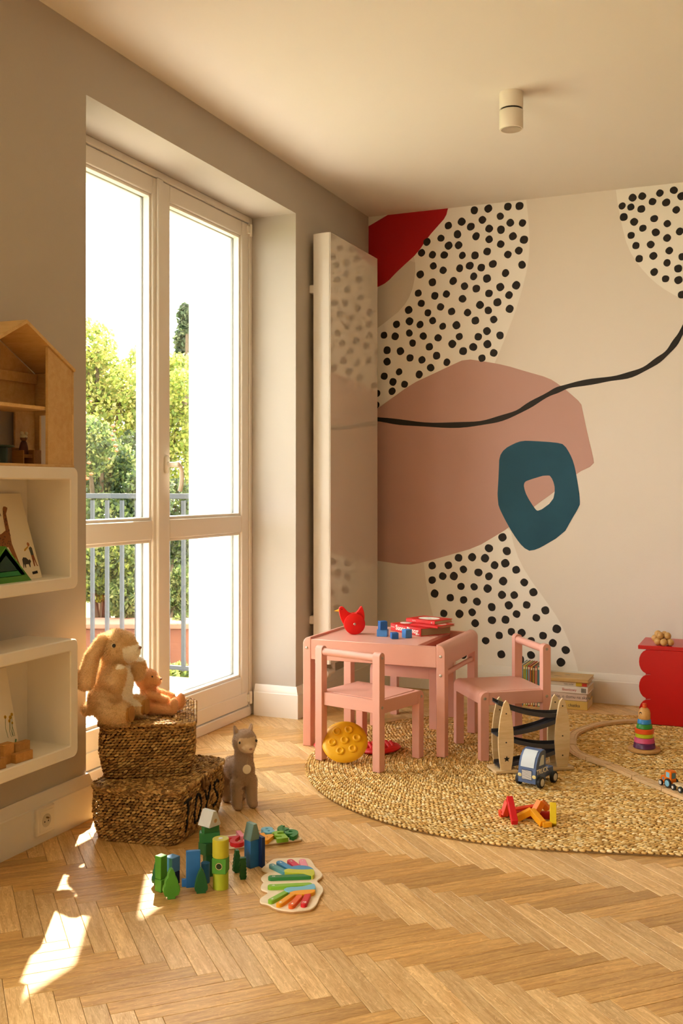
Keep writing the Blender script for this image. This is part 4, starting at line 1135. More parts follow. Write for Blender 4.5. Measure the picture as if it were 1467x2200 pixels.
# --- rabbit (faces local +x; local -y is towards the viewer)
p = G(243, 1549, LID_Z)
rab = thing('plush_rabbit', 'tan plush rabbit with long drooping ears and white belly', 'soft toy', (p.x, p.y, LID_Z), facing - 14)
TAN, TAN2, CRM = [np.array(lin(c)[:3]) for c in ('#e4c290', '#f2dcb4', '#f8eedd')]
def rab_col(p):
    x, y, z = p
    if x > 0.026 and 0.045 < z < 0.185 and abs(y) < 0.034: return CRM, 0.55
    if x > 0.052 and z > 0.185 and (z < 0.246 + (x - 0.06) * 0.2): return CRM, 0.5
    if x > 0.082 and z < 0.07: return np.array(lin('#c08a48')[:3]), 0.15
    k = 0.5 + 0.5 * math.sin(x * 70 + z * 53 + y * 31)
    return TAN * (1 - 0.35 * k) + TAN2 * 0.35 * k, 1.0
rp = [E(-0.010, 0, 0.072, 0.072, 0.066, 0.072), E(0.004, 0, 0.122, 0.062, 0.056, 0.062), E(0.008, 0, 0.165, 0.048, 0.044, 0.042),
      E(0.014, 0, 0.236, 0.060, 0.054, 0.058), E(0.056, 0, 0.228, 0.036, 0.034, 0.036), E(0.040, 0, 0.256, 0.034, 0.036, 0.032),
      E(-0.086, 0, 0.034, 0.024, 0.022, 0.022)]
for s_ in (-1, 1):
    rp += [Cp((0.000, s_ * 0.052, 0.150), (0.048, s_ * 0.074, 0.144), 0.021, 0.025), Cp((0.048, s_ * 0.074, 0.144), (0.054, s_ * 0.072, 0.172), 0.026, 0.025)]
    rp += [Cp((0.010, s_ * 0.050, 0.040), (0.058, s_ * 0.056, 0.038), 0.038, 0.036), E(0.062, s_ * 0.056, 0.040, 0.022, 0.030, 0.038)]
furry('body', rab, rp, 0.0045, rab_col, 34000, 0.0105, 0.00055, 41)
for s_ in (-1, 1):
    furry('ear', rab, [Cp((-0.014, s_ * 0.044, 0.272), (-0.038, s_ * 0.068, 0.220), 0.016, 0.022), Cp((-0.038, s_ * 0.068, 0.220), (-0.058, s_ * 0.074, 0.140), 0.022, 0.030)], 0.004, lambda p: (TAN * 0.9 + TAN2 * 0.2, 1.0), 7000, 0.009, 0.0005, 42 + s_)
    e = one(ell(0.0062, 0.004, 0.0062, 14, 10), 'eye', M_eye, rab, T(0.030, s_ * 0.0545, 0.252) @ R(s_ * 12, 'X'), 180)
    one(ell(0.0085, 0.0030, 0.0080, 12, 8), 'eye_patch', pm('cream_felt', '#e8d5b6', 0.9), e, T(-0.004, -s_ * 0.0022, 0.0), 180)
    one(prism(rrect(0.038, 0.050, 0.018, 6), 0, 0.003, 0.001), 'sole', pm('tan_sole_felt', '#b07c3e', 0.9), rab, T(0.0905, s_ * 0.056, 0.040) @ R(90, 'Z') @ R(90, 'X'))
one(ell(0.004, 0.008, 0.005, 10, 8), 'nose', M_nose, rab, T(0.0945, 0, 0.240), 180)
# --- bear
p = G(338, 1531, LID_Z)
bear = thing('plush_bear', 'small apricot plush bear sitting beside the rabbit', 'soft toy', (p.x, p.y, LID_Z), facing - 8)
APR = np.array(lin('#e0ac7c')[:3]); APR2 = np.array(lin('#e3b98c')[:3])
bp_ = [E(-0.028, 0, 0.042, 0.034, 0.033, 0.042), E(-0.032, 0, 0.072, 0.026, 0.026, 0.026), E(-0.036, 0, 0.112, 0.040, 0.037, 0.034), E(-0.008, 0, 0.106, 0.021, 0.020, 0.018)]
for s_ in (-1, 1):
    bp_ += [E(-0.052, s_ * 0.030, 0.140, 0.008, 0.012, 0.013), Cp((-0.020, s_ * 0.026, 0.066), (0.040, s_ * 0.030, 0.050), 0.014, 0.013)]
    bp_ += [Cp((-0.020, s_ * 0.026, 0.020), (0.060, s_ * 0.038, 0.020), 0.021, 0.017), E(0.070, s_ * 0.038, 0.034, 0.014, 0.016, 0.026)]
furry('body', bear, bp_, 0.0036, lambda p: (APR * 0.85 + APR2 * 0.2, 1.0), 22000, 0.0050, 0.0004, 51, 0.2)
for s_ in (-1, 1): one(ell(0.0035, 0.002, 0.0035, 10, 8), 'eye', M_eye, bear, T(-0.010, s_ * 0.024, 0.124), 180)
one(ell(0.0040, 0.0055, 0.0038, 10, 8), 'nose', pm('brown_nose', '#7a4a30', 0.6), bear, T(0.0125, 0, 0.113), 180)
# --- alpaca: stands on the floor, head to the viewer's right
p = G(521, 1733)
alp = thing('plush_alpaca', 'grey-brown plush alpaca standing behind the baskets', 'soft toy', (p.x, p.y, 0), facing - 62)
GB = np.array(lin('#b59a82')[:3]); GB2 = np.array(lin('#b89c82')[:3]); FACE = np.array(lin('#dcc09c')[:3])
def alp_col(p):
    x, y, z = p
    if z > 0.200 and x > 0.040 and z < 0.248: return FACE, 0.35
    if z < 0.062: return GB2, 0.5
    return GB, 1.0
ap = [E(-0.045, 0, 0.118, 0.070, 0.044, 0.045), E(0.005, 0, 0.125, 0.040, 0.040, 0.055), Cp((0.006, 0, 0.130), (0.012, 0, 0.205), 0.034, 0.031),
      E(0.018, 0, 0.228, 0.040, 0.042, 0.042), E(0.050, 0, 0.212, 0.023, 0.024, 0.020), E(-0.118, 0, 0.130, 0.018, 0.015, 0.018)]
for s_ in (-1, 1):
    ap += [Cp((0.012, s_ * 0.024, 0.090), (0.016, s_ * 0.028, 0.020), 0.024, 0.019), E(0.024, s_ * 0.028, 0.012, 0.022, 0.017, 0.013)]
    ap += [Cp((-0.085, s_ * 0.026, 0.090), (-0.085, s_ * 0.028, 0.020), 0.025, 0.019), E(-0.078, s_ * 0.028, 0.012, 0.022, 0.017, 0.013)]
    ap += [Cp((0.004, s_ * 0.026, 0.258), (0.002, s_ * 0.031, 0.280), 0.009, 0.005)]
furry('body', alp, ap, 0.0040, alp_col, 30000, 0.0050, 0.0004, 61, 0.2)
for s_ in (-1, 1):
    one(ell(0.0048, 0.003, 0.0048, 12, 8), 'eye', M_eye, alp, T(0.048, s_ * 0.0305, 0.234) @ R(s_ * 45, 'Z'), 180)
    one(capsule3((0.012, s_ * 0.027, 0.262), (0.009, s_ * 0.031, 0.277), 0.004, 0.0025), 'inner_ear', pm('pale_inner_ear', '#c8a888', 0.95), alp, smooth=180)
one(ell(0.003, 0.006, 0.004, 10, 8), 'nose', M_nose, alp, T(0.0725, 0, 0.214), 180)
pn = one(lathe([(0, -0.0012), (0.0150, -0.0012), (0.0158, 0), (0.0150, 0.0012), (0, 0.0012)], 24), 'tag_disc', pm('cream_tag', '#e6d6ba', 0.6), alp, T(0.052, -0.006, 0.142) @ R(78, 'Y'))
one(tube([(0.044, 0.0, 0.178), (0.050, -0.004, 0.166), (0.0525, -0.006, 0.157)], 0.0007, 5), 'tag_cord', pm('cream_cord', '#c7b08c', 0.9), alp)

# ================================================================== WOODEN TOYS ON THE PARQUET
def paint(name, col, rough=0.5): return pm(name, col, rough, spec=0.35, var=0.05, vscale=40)
K = dict(lime=paint('lime_stain', '#a9b52c'), green=paint('leaf_green_stain', '#4f8f2c'), dgreen=paint('dark_green_stain', '#22592c'), mgreen=paint('mid_green_stain', '#2f6b33'),
         blue=paint('blue_stain', '#2f6fae'), lblue=paint('light_blue_stain', '#5b8fc4'), navy=paint('navy_stain', '#1b2b52'), grey=paint('grey_white_stain', '#c8c8c0'), sage=paint('sage_stain', '#6f8a80'),
         yl=paint('yellow_lime_stain', '#b9ae28'), wood=wood('pale_beech', '#e0bd8c', '#cfa670', (3, 25, 25), 0.5), ply=wood('plywood_face', '#e8cda0', '#d9b984', (2, 18, 18), 0.5))
FG = 'painted wooden forest blocks on the parquet'
def block(vf, name, label, mat, loc, rz, group=FG, cat='block', smooth=40, M=None):
    o = MB().add(vf, M).build(name, mat, None, smooth)
    o.location = loc; o.rotation_euler = (0, 0, math.radians(rz))
    return tag(o, label, cat, group)
def at(u, v, z=0.0): p = G(u, v, z); return (p.x, p.y, p.z)
def up(vf, h=0.0): return [(x, y, z + h) for x, y, z in vf[0]], vf[1]
def sb(sx, sy, sz, b=0.0012): return up(box(sx, sy, sz, b), sz / 2)
HALF = {'leaf': [(0.22, 0), (0.22, 0.08), (0.40, 0.12), (0.50, 0.28), (0.46, 0.42), (0.39, 0.46), (0.38, 0.58), (0.30, 0.70), (0.23, 0.73), (0.20, 0.86), (0.10, 0.98), (0.05, 1.0)],
        'point': [(0.34, 0), (0.36, 0.08), (0.46, 0.12), (0.50, 0.22), (0.44, 0.44), (0.34, 0.64), (0.20, 0.84), (0.04, 1.0)],
        'fir': [(0.24, 0), (0.24, 0.06), (0.5, 0.10), (0.42, 0.22), (0.48, 0.25), (0.37, 0.38), (0.44, 0.41), (0.32, 0.54), (0.39, 0.57), (0.27, 0.70), (0.33, 0.73), (0.22, 0.86), (0.24, 0.89), (0.18, 1.0)],
        'zig': [(0.40, 0), (0.40, 0.06), (0.5, 0.12), (0.38, 0.20), (0.5, 0.28), (0.38, 0.36), (0.5, 0.44), (0.38, 0.52), (0.5, 0.60), (0.38, 0.68), (0.48, 0.76), (0.38, 0.84), (0.44, 0.92), (0.40, 1.0)]}
def fir(w, h, t, kind='leaf'):
    R_ = [(x * w, z * h) for x, z in HALF[kind]]
    return MB().add(prism(R_ + [(-x, z) for x, z in reversed(R_)], -t / 2, t / 2, 0.001), XZ)
def put(mb, name, label, mat, loc, rz, cat='block', group=FG):
    o = mb.build(name, mat, None, 40); o.location = loc; o.rotation_euler = (0, 0, math.radians(rz)); return tag(o, label, cat, group)
FR = facing        # turned square to the viewer
block(sb(0.026, 0.020, 0.034), 'bush_block', 'small lime wooden bush block under the tall green block', K['green'], at(345, 1914), FR - 38)
block(sb(0.024, 0.024, 0.062), 'wooden_block', 'tall leaf-green wooden block standing on a lime block', K['green'], at(346, 1913)[:2] + (0.034,), FR - 38)
block(sb(0.030, 0.030, 0.036), 'wooden_block', 'navy wooden block under the light blue one', K['navy'], at(370, 1898), FR - 38)
block(sb(0.031, 0.031, 0.040), 'wooden_block', 'light blue wooden block topping the navy one', K['lblue'], at(370, 1898)[:2] + (0.036,), FR - 38)
put(fir(0.036, 0.062, 0.012, 'leaf'), 'toy_tree', 'dark green wooden toy tree behind the tall green block', K['dgreen'], at(338, 1900), FR + 60, 'toy tree')
put(fir(0.046, 0.080, 0.016, 'leaf'), 'toy_tree', 'leaf-green wooden toy tree in front of the navy block', K['green'], at(368, 1930), FR + 18, 'toy tree')
bp2 = MB().add(sb(0.039, 0.014, 0.100)); bp2.add(up(box(0.014, 0.012, 0.020, 0.001), 0.010), T(-0.024, 0.008, 0))
put(bp2, 'wooden_block', 'tall flat blue wooden block among the toy trees', K['blue'], at(415, 1905), FR + 10)
block(cyl(0.0125, 0.056, 24, 0.001), 'wooden_block', 'thin blue wooden cylinder beside the flat blue block', K['blue'], at(441, 1896), 0)
put(fir(0.036, 0.068, 0.014, 'point'), 'toy_tree', 'dark green wooden toy tree before the blue cylinder', K['dgreen'], at(432, 1918), FR + 12, 'toy tree')
x, y, _ = at(474, 1908)
block(cyl(0.0215, 0.045, 32, 0.0012), 'wooden_block', 'yellow-lime wooden cylinder at the foot of the lime tower', K['lime'], (x, y, 0), 0)
block(sb(0.039, 0.039, 0.042), 'wooden_block', 'green wooden cube with a hole in the lime tower', K['green'], (x, y, 0.045), FR - 8)
hole = one(lathe([(0.0075, 0), (0.0085, 0.0008), (0.0095, 0.0)], 20), 'hole_rim', K['wood'], bpy.data.objects['wooden_block.006'] if 'wooden_block.006' in bpy.data.objects else None, T(0, -0.0196, 0.021) @ R(90, 'X'))
one(lathe([(0, 0), (0.0085, 0)], 20), 'hole', pm('drilled_hole', '#3b4a1e', 0.8), hole, T(0, 0, 0.0002))
cb = block(cyl(0.0225, 0.050, 32, 0.0012), 'wooden_block', 'yellow-lime wooden cylinder topping the lime tower', K['yl'], (x, y, 0.087), 0)
one(lathe([(0.0, 0.0008), (0.0055, 0.0008), (0.0060, 0)], 18), 'peg', K['grey'], cb, T(0, 0, 0.050))
x, y, _ = at(450, 1880)
block(sb(0.030, 0.030, 0.062), 'wooden_block', 'dark green wooden block at the foot of the dark tower', K['dgreen'], (x, y, 0), FR + 25)
block(sb(0.046, 0.034, 0.034), 'wooden_block', 'dark green wooden block second in the dark tower', K['dgreen'], (x - 0.004, y, 0.062), FR + 48)
block(sb(0.058, 0.030, 0.028), 'wooden_block', 'grained green wooden block third in the dark tower', K['mgreen'], (x, y, 0.096), FR + 8)
block(sb(0.048, 0.018, 0.018), 'wooden_block', 'narrow green wooden bar under the white roof block', K['mgreen'], (x + 0.004, y - 0.002, 0.124), FR + 35)
ro = MB().add(prism([(-0.024, 0.003), (-0.021, 0), (0.021, 0), (0.024, 0.003), (0.006, 0.043), (-0.006, 0.043)], -0.022, 0.022, 0.001), XZ)
o = put(ro, 'roof_block', 'white wooden roof block on the dark green tower', K['grey'], (x, y, 0.142), FR + 52)
one(lathe([(0.005, 0), (0.0055, 0.0005), (0.0062, 0)], 18), 'hole_rim', K['wood'], o, T(0.002, -0.0222, 0.016) @ R(90, 'X'))
x, y, _ = at(541, 1861)
block(sb(0.034, 0.030, 0.080), 'wooden_block', 'tall blue wooden block under the sage roof', K['blue'], (x, y, 0), FR + 42)
ro = MB().add(prism([(-0.019, 0), (0.019, 0), (0.006, 0.046), (-0.006, 0.046)], -0.017, 0.017, 0.001), XZ)
put(ro, 'roof_block', 'sage green wooden roof block on the tall blue block', K['sage'], (x, y, 0.080), FR + 42)
block(sb(0.012, 0.030, 0.088), 'wooden_block', 'dark navy wooden board behind the tall blue block', K['navy'], (x + 0.024, y + 0.010, 0), FR + 35)
put(fir(0.026, 0.064, 0.014, 'fir'), 'toy_tree', 'jagged dark green toy tree, left of the pair by the blue tower', K['dgreen'], at(509, 1874), FR + 22, 'toy tree')
put(fir(0.020, 0.060, 0.014, 'zig'), 'toy_tree', 'jagged dark green toy tree, right of the pair by the blue tower', K['dgreen'], at(522, 1888), FR + 10, 'toy tree')

# ---- two puzzle boards
M_board = wood('puzzle_plywood', '#f0e0c4', '#e6d2b0', (2, 12, 12), 0.55)
M_edge = pm('puzzle_edge', '#b98d58', 0.7)
hb = thing('hand_puzzle', 'wooden hand shaped counting puzzle with coloured fingers', 'puzzle', at(627, 1905))
ox, oy = hb.location.x, hb.location.y
def zp(a, b_, z=0.0): p = G(480 + a / 6.668, 1750 + b_ / 6.668, z); return (p.x - ox, p.y - oy)
bo = [(545,765),(600,720),(640,690),(700,640),(750,628),(900,622),(1050,615),(1200,620),(1250,640),(1290,700),(1310,740),(1370,790),(1415,840),(1418,880),(1380,915),(1335,945),(1365,980),(1410,1020),(1432,1060),(1425,1110),(1385,1160),(1360,1230),(1330,1290),(1270,1345),(1180,1360),(1080,1370),(990,1378),(900,1370),(800,1355),(720,1330),(660,1290),(600,1270),(540,1265),(515,1235),(530,1190),(580,1160),(620,1130),(640,1105),(590,1090),(540,1070),(530,1035),(550,990),(580,965),(545,930),(535,905),(560,870),(610,845),(650,825),(600,815),(550,790)]
o2 = smooth_poly([zp(a, b_, 0.008) for a, b_ in bo], 1)
one(prism(o2, 0.0005, 0.0045), 'board_base', M_edge, hb, smooth=None)
one(prism(o2, 0.0045, 0.008, 0.0012), 'board', M_board, hb, smooth=30)
def sat(n, c): return pm(n, c, 0.45, spec=0.35)
PZ = dict(pink=sat('pz_pink', '#e88fa4'), crim=sat('pz_crimson', '#cf2e50'), blue=sat('pz_blue', '#3c8bbd'), teal=sat('pz_teal', '#5d9ea6'), lime=sat('pz_lime', '#c2c535'), green=sat('pz_green', '#2f7d3c'),
          lg=sat('pz_leaf', '#86b92e'), sky=sat('pz_sky', '#79bcd4'), yel=sat('pz_yellow', '#f0a31c'), ora=sat('pz_orange', '#e8641f'), red=sat('pz_red', '#cf2127'), purp=sat('pz_purple', '#6b3b8c'))
M_ink = pm('white_print', '#f4efe2', 0.6)
def finger(p, q, w, col, num, tz=0.0175):
    a, b_ = zp(*p, z=tz), zp(*q, z=tz)
    o = one(prism(capsule2(a, b_, w), 0.008, tz, 0.0012), 'finger_piece', PZ[col], hb, smooth=30)
    d = Vector((b_[0] - a[0], b_[1] - a[1], 0)).normalized()
    c = Vector(a).to_3d() + d * 0.006; c.z = tz + 0.0001
    text(num, 0.011, M_ink, o, frameM(c, Vector((0, 0, 1)).cross(-d), -d), 0.0002, 0.0003)
finger((1130, 650), (1165, 745), 0.0201, 'pink', '1'); finger((960, 655), (1060, 735), 0.0201, 'crim', '2'); finger((805, 675), (960, 760), 0.0201, 'blue', '3')
finger((695, 715), (880, 805), 0.0177, 'teal', '4'); finger((690, 885), (1225, 865), 0.0201, 'green', '5'); finger((685, 1015), (1220, 990), 0.0201, 'lg', '6')
finger((685, 1215), (890, 1105), 0.0177, 'lg', '7'); finger((800, 1265), (985, 1140), 0.0171, 'yel', '8'); finger((975, 1285), (1085, 1160), 0.0171, 'ora', '9'); finger((1150, 1265), (1205, 1140), 0.0171, 'red', '10')
def palm(pts, col, tz): one(prism(smooth_poly([zp(a, b_, tz) for a, b_ in pts], 1), 0.008, tz, 0.0012), 'palm_piece', PZ[col], hb, smooth=30)
palm([(905, 770), (980, 735), (1100, 722), (1220, 735), (1290, 770), (1290, 800), (1100, 790)], 'blue', 0.0180)
palm([(850, 810), (900, 768), (1050, 785), (1200, 785), (1290, 775), (1310, 830), (1290, 880), (1230, 870), (1100, 830), (950, 835)], 'lime', 0.0185)
palm([(850, 1070), (920, 1035), (1100, 1030), (1220, 1005), (1300, 980), (1325, 1040), (1310, 1070), (1150, 1075), (1000, 1090), (920, 1115)], 'sky', 0.0185)
palm([(915, 1118), (1050, 1080), (1320, 1060), (1310, 1105), (1200, 1140), (1050, 1145)], 'yel', 0.0180)

nb = thing('number_puzzle', 'wooden number puzzle board with chunky coloured numerals', 'puzzle', at(575, 1800))
ox, oy = nb.location.x, nb.location.y
def np_(u, v, z=0.008): p = G(u, v, z); return (p.x - ox, p.y - oy)
cs = [np_(491, 1822), np_(648, 1803), np_(604, 1776), np_(470, 1795)]
cen = Vector((sum(c[0] for c in cs) / 4, sum(c[1] for c in cs) / 4))
ex = (Vector(cs[1]) - Vector(cs[0])).normalized(); ey = Vector((-ex.y, ex.x))
bwid, bdep = 0.235, 0.115
c0 = Vector(cs[0]) + ey * bdep / 2 + ex * bwid / 2
BM = frameM((c0.x, c0.y, 0), (ex.x, ex.y, 0), (ey.x, ey.y, 0))
one(prism(rrect(bwid, bdep, 0.010), 0.0005, 0.004), 'board_base', M_edge, nb, BM, None)
one(prism(rrect(bwid, bdep, 0.010), 0.004, 0.008, 0.001), 'board', M_board, nb, BM, 30)
for (ch, x, y, col, s_, rot) in (('2', -0.090, -0.022, 'red', 0.075, 180), ('1', -0.060, 0.028, 'pink', 0.060, 180), ('3', -0.035, -0.020, 'ora', 0.072, 180), ('4', 0.012, -0.024, 'yel', 0.075, 180), ('5', 0.052, -0.024, 'lg', 0.078, 180), ('6', 0.093, -0.020, 'green', 0.075, 180),
                                 ('7', -0.020, 0.030, 'crim', 0.060, 180), ('8', 0.030, 0.032, 'sky', 0.060, 180), ('9', 0.078, 0.032, 'green', 0.058, 180)):
    text(ch, s_ * 1.22, PZ[col], nb, BM @ T(x, y, 0.0135) @ R(rot, 'Z'), 0.0065, 0.0034, 'numeral')

# ================================================================== ON THE TABLE
TZ = RZ + 0.4427
hn = thing('push_along_hen', 'red wooden hen on big round wheels on the table', 'toy', (*at(755, 1362, TZ)[:2], TZ), facing + 4)
M_hen = paint('hen_red', '#dc1714', 0.4)
body = smooth_poly([(-0.057, 0.110), (-0.052, 0.120), (-0.040, 0.122), (-0.030, 0.114), (-0.018, 0.099), (-0.004, 0.092), (0.012, 0.090), (0.024, 0.098), (0.040, 0.122), (0.046, 0.123), (0.054, 0.102), (0.058, 0.078), (0.054, 0.050), (0.040, 0.020), (0.014, 0.006), (-0.018, 0.022), (-0.042, 0.052), (-0.054, 0.085)], 2)
hbdy = one(prism(body, -0.011, 0.011, 0.002), 'body', M_hen, hn, XZ)
one(lathe([(0.0072, 0), (0.0005, 0.024)], 12), 'beak', paint('beak_yellow', '#eba51d'), hn, T(-0.052, 0, 0.104) @ R(-95, 'Y'))
for s_ in (-1, 1):
    o = one(lathe([(0.0435, 0), (0.0465, 0.002), (0.0465, 0.010), (0.0435, 0.012), (0, 0.012)], 40), 'wheel', M_hen, hn, T(0.012, s_ * 0.012, 0.0465) @ R(-90 * s_, 'X'))
    one(lathe([(0.0055, 0), (0.0055, 0.002), (0.003, 0.004), (0, 0.0045)], 14), 'axle_cap', M_bolt, o, T(0, 0, 0.012))
    one(ell(0.0022, 0.0012, 0.0022, 8, 6), 'eye', M_eye, hn, T(-0.043, s_ * 0.0112, 0.110), 180)
BG = 'small blue cubes on the table'
def tcube(u, v, s3, rz, label, mat, z=0.0):
    x, y, _ = at(u, v, TZ); return block(sb(*s3, 0.0012), 'wooden_cube', label, mat, (x, y, TZ + z), rz, BG, 'cube')
M_cb = paint('cube_blue', '#2b62a8'); M_cb2 = paint('cube_blue_light', '#4783c6')
tcube(822, 1367, (0.046, 0.030, 0.030), 8, 'wide light blue wooden block under a small cube', M_cb2)
tcube(822, 1367, (0.033, 0.033, 0.036), 38, 'dark blue wooden cube stacked on the wide block', M_cb, 0.030)
tcube(847, 1372, (0.030, 0.034, 0.026), 32, 'low dark blue wooden block between the other blue blocks', M_cb)
tcube(874, 1370, (0.032, 0.032, 0.036), 52, 'blue wooden cube standing alone before the red book', M_cb2)

def book(label, loc, rz, w, d, t, cover, pages='#e8dcc4', tilt=None, group=None, name='book', board=0.0022, soft=False):
    """spine along local x at y = 0 (towards -y); pages show on the other sides"""
    b_ = thing(name, label, 'book', loc, rz, group)
    if tilt is not None: b_.rotation_euler = tilt
    c = pm(cover[0], cover[1], 0.4) if isinstance(cover, tuple) else cover
    one(bx(-w / 2, w / 2, 0, d, 0, board, 0.0005), 'cover', c, b_)
    one(bx(-w / 2, w / 2, 0, d, t - board, t, 0.0005), 'cover', c, b_)
    one(bx(-w / 2, w / 2, -0.002, board, 0.0010, t - 0.0010, 0.0014), 'spine', c, b_)
    one(bx(-w / 2 + 0.003, w / 2 - 0.003, board, d - 0.003, board, t - board), 'pages', pm('paper_' + pages, pages, 0.9), b_)
    return b_
REDC = ('red_book_cover', '#cf1c1a'); RG2 = 'red picture books on the table'
p0 = Vector(at(838, 1354, TZ)); p1 = Vector(at(906, 1368, TZ)); mid = (p0 + p1) / 2; ang = math.degrees(math.atan2(p1.y - p0.y, p1.x - p0.x))
b1 = book('thick red picture book with a white spine title, lowest on the table', (mid.x, mid.y, TZ), ang, 0.228, 0.165, 0.034, REDC, '#a08a66', group=RG2)
text('Suono Bianco', 0.030, M_ink, b1, frameM((0.010, -0.0024, 0.0185), (1, 0, 0), (0, 0, 1)), 0.0002, 0.0007)
text('Corvino', 0.010, M_ink, b1, frameM((-0.098, -0.0024, 0.019), (1, 0, 0), (0, 0, 1)), 0.0002)
m = MB()
for k in range(6): m.add(lathe([(0, 0), (0.004 - 0.0003 * k, 0)], 10), frameM((0.092 + 0.0042 * (k - 2.5), -0.0025, 0.006 + 0.002 * (k % 2)), (1, 0, 0), (0, 0, 1)))
m.add(lathe([(0, 0), (0.0042, 0)], 12), frameM((0.094, -0.0025, 0.022), (1, 0, 0), (0, 0, 1)))
m.build('spine_emblem', M_ink, b1, None)
one(lathe([(0, 0.0004), (0.028, 0.0004), (0.0285, 0)], 24), 'cover_print', pm('pale_print', '#f0d6cc', 0.6), b1, T(-0.078, 0.06, 0.034))
nx, ny = math.cos(math.radians(ang + 90)), math.sin(math.radians(ang + 90))
b2x, b2y = mid.x + nx * 0.045 + 0.030, mid.y + ny * 0.045
b3 = book('thin red booklet sticking out below the small red book', (mid.x + 0.082 * math.cos(math.radians(ang)) + nx * 0.04, mid.y + 0.082 * math.sin(math.radians(ang)) + ny * 0.04, TZ + 0.0342), ang + 16, 0.15, 0.125, 0.009, REDC, '#b39d78', group=RG2, board=0.0015)
one(lathe([(0, 0.0004), (0.030, 0.0004), (0.0305, 0)], 24), 'cover_print', pm('pale_print', '#f0d6cc', 0.6), b3, T(0.03, 0.075, 0.009))
b2 = book('small red book with a white oval on its cover', (b2x, b2y, TZ + 0.0434), ang + 14, 0.165, 0.125, 0.016, REDC, '#c9b48c', group=RG2)
one(([(0.052 * math.cos(2 * math.pi * k / 28), 0.062 + 0.040 * math.sin(2 * math.pi * k / 28), 0.0163) for k in range(28)], [tuple(range(28))]), 'cover_oval', M_ink, b2, smooth=None)
text('Molly', 0.014, pm('grey_print', '#9d958a', 0.6), b2, T(0.0, 0.062, 0.0165), 0.0001)
text('TUTTI', 0.0075, M_ink, b2, frameM((-0.035, -0.0024, 0.008), (1, 0, 0), (0, 0, 1)), 0.0002)
one(lathe([(0, 0), (0.0035, 0)], 12), 'spine_emblem', M_ink, b2, frameM((0.065, -0.0025, 0.008), (1, 0, 0), (0, 0, 1)), None)

# ================================================================== TACTILE DISCS UNDER THE CHAIR
def disc(label, r, h, mat, bumps, M, ring=False):
    d = thing('tactile_disc', label, 'sensory toy', (0, 0, 0), group='rubber tactile discs under the chair')
    d.matrix_world = M
    one(lathe([(0, 0), (r * 0.80, 0), (r * 0.95, h * 0.22), (r, h * 0.5), (r * 0.95, h * 0.78), (r * 0.80, h), (0, h)], 48), 'pad', mat, d, smooth=60)
    for (x, y) in bumps:
        if ring: vf = lathe([(0.017, 0), (0.0175, 0.003), (0.015, 0.006), (0.011, 0.006), (0.0095, 0.003), (0.006, 0.0015), (0, 0.0012)], 24)
        else: vf = lathe([(0.0092, 0), (0.0082, 0.005), (0.005, 0.0085), (0, 0.0095)], 12)
        one(vf, 'bump', mat, d, T(x, y, h - 0.0006), 60)
    return d
M_dy = pm('yellow_rubber', '#f0b414', 0.4, spec=0.4); M_dr = pm('red_rubber', '#dd2320', 0.45, spec=0.4)
hexb = [(0, 0)] + [(0.050 * math.cos(math.radians(60 * k + 12)), 0.050 * math.sin(math.radians(60 * k + 12))) for k in range(6)]
p = Vector(at(738, 1640, RZ))
yd = disc('yellow rubber disc with raised rings leaning under the near chair', 0.092, 0.026, M_dy, hexb, T(p.x - 0.016, p.y + 0.050, RZ + 0.072) @ R(20, 'Z') @ R(47, 'X') @ T(0, 0, -0.013), True)
nub = [(0.012 * 1.7 * (i + 0.5 * (j % 2)), 0.012 * 1.5 * j) for i in range(-4, 5) for j in range(-4, 5) if math.hypot(0.0204 * (i + 0.5 * (j % 2)), 0.018 * j) < 0.068]
p = Vector(at(815, 1612, RZ))
disc('red rubber disc with pointed nubs lying right of the yellow one', 0.090, 0.022, M_dr, nub, T(p.x, p.y, RZ) @ R(-4, 'Y'))
p = Vector(at(712, 1610, RZ))
disc('red rubber disc half hidden behind the yellow one', 0.085, 0.022, M_dr, nub, T(p.x - 0.002, p.y + 0.03, RZ))

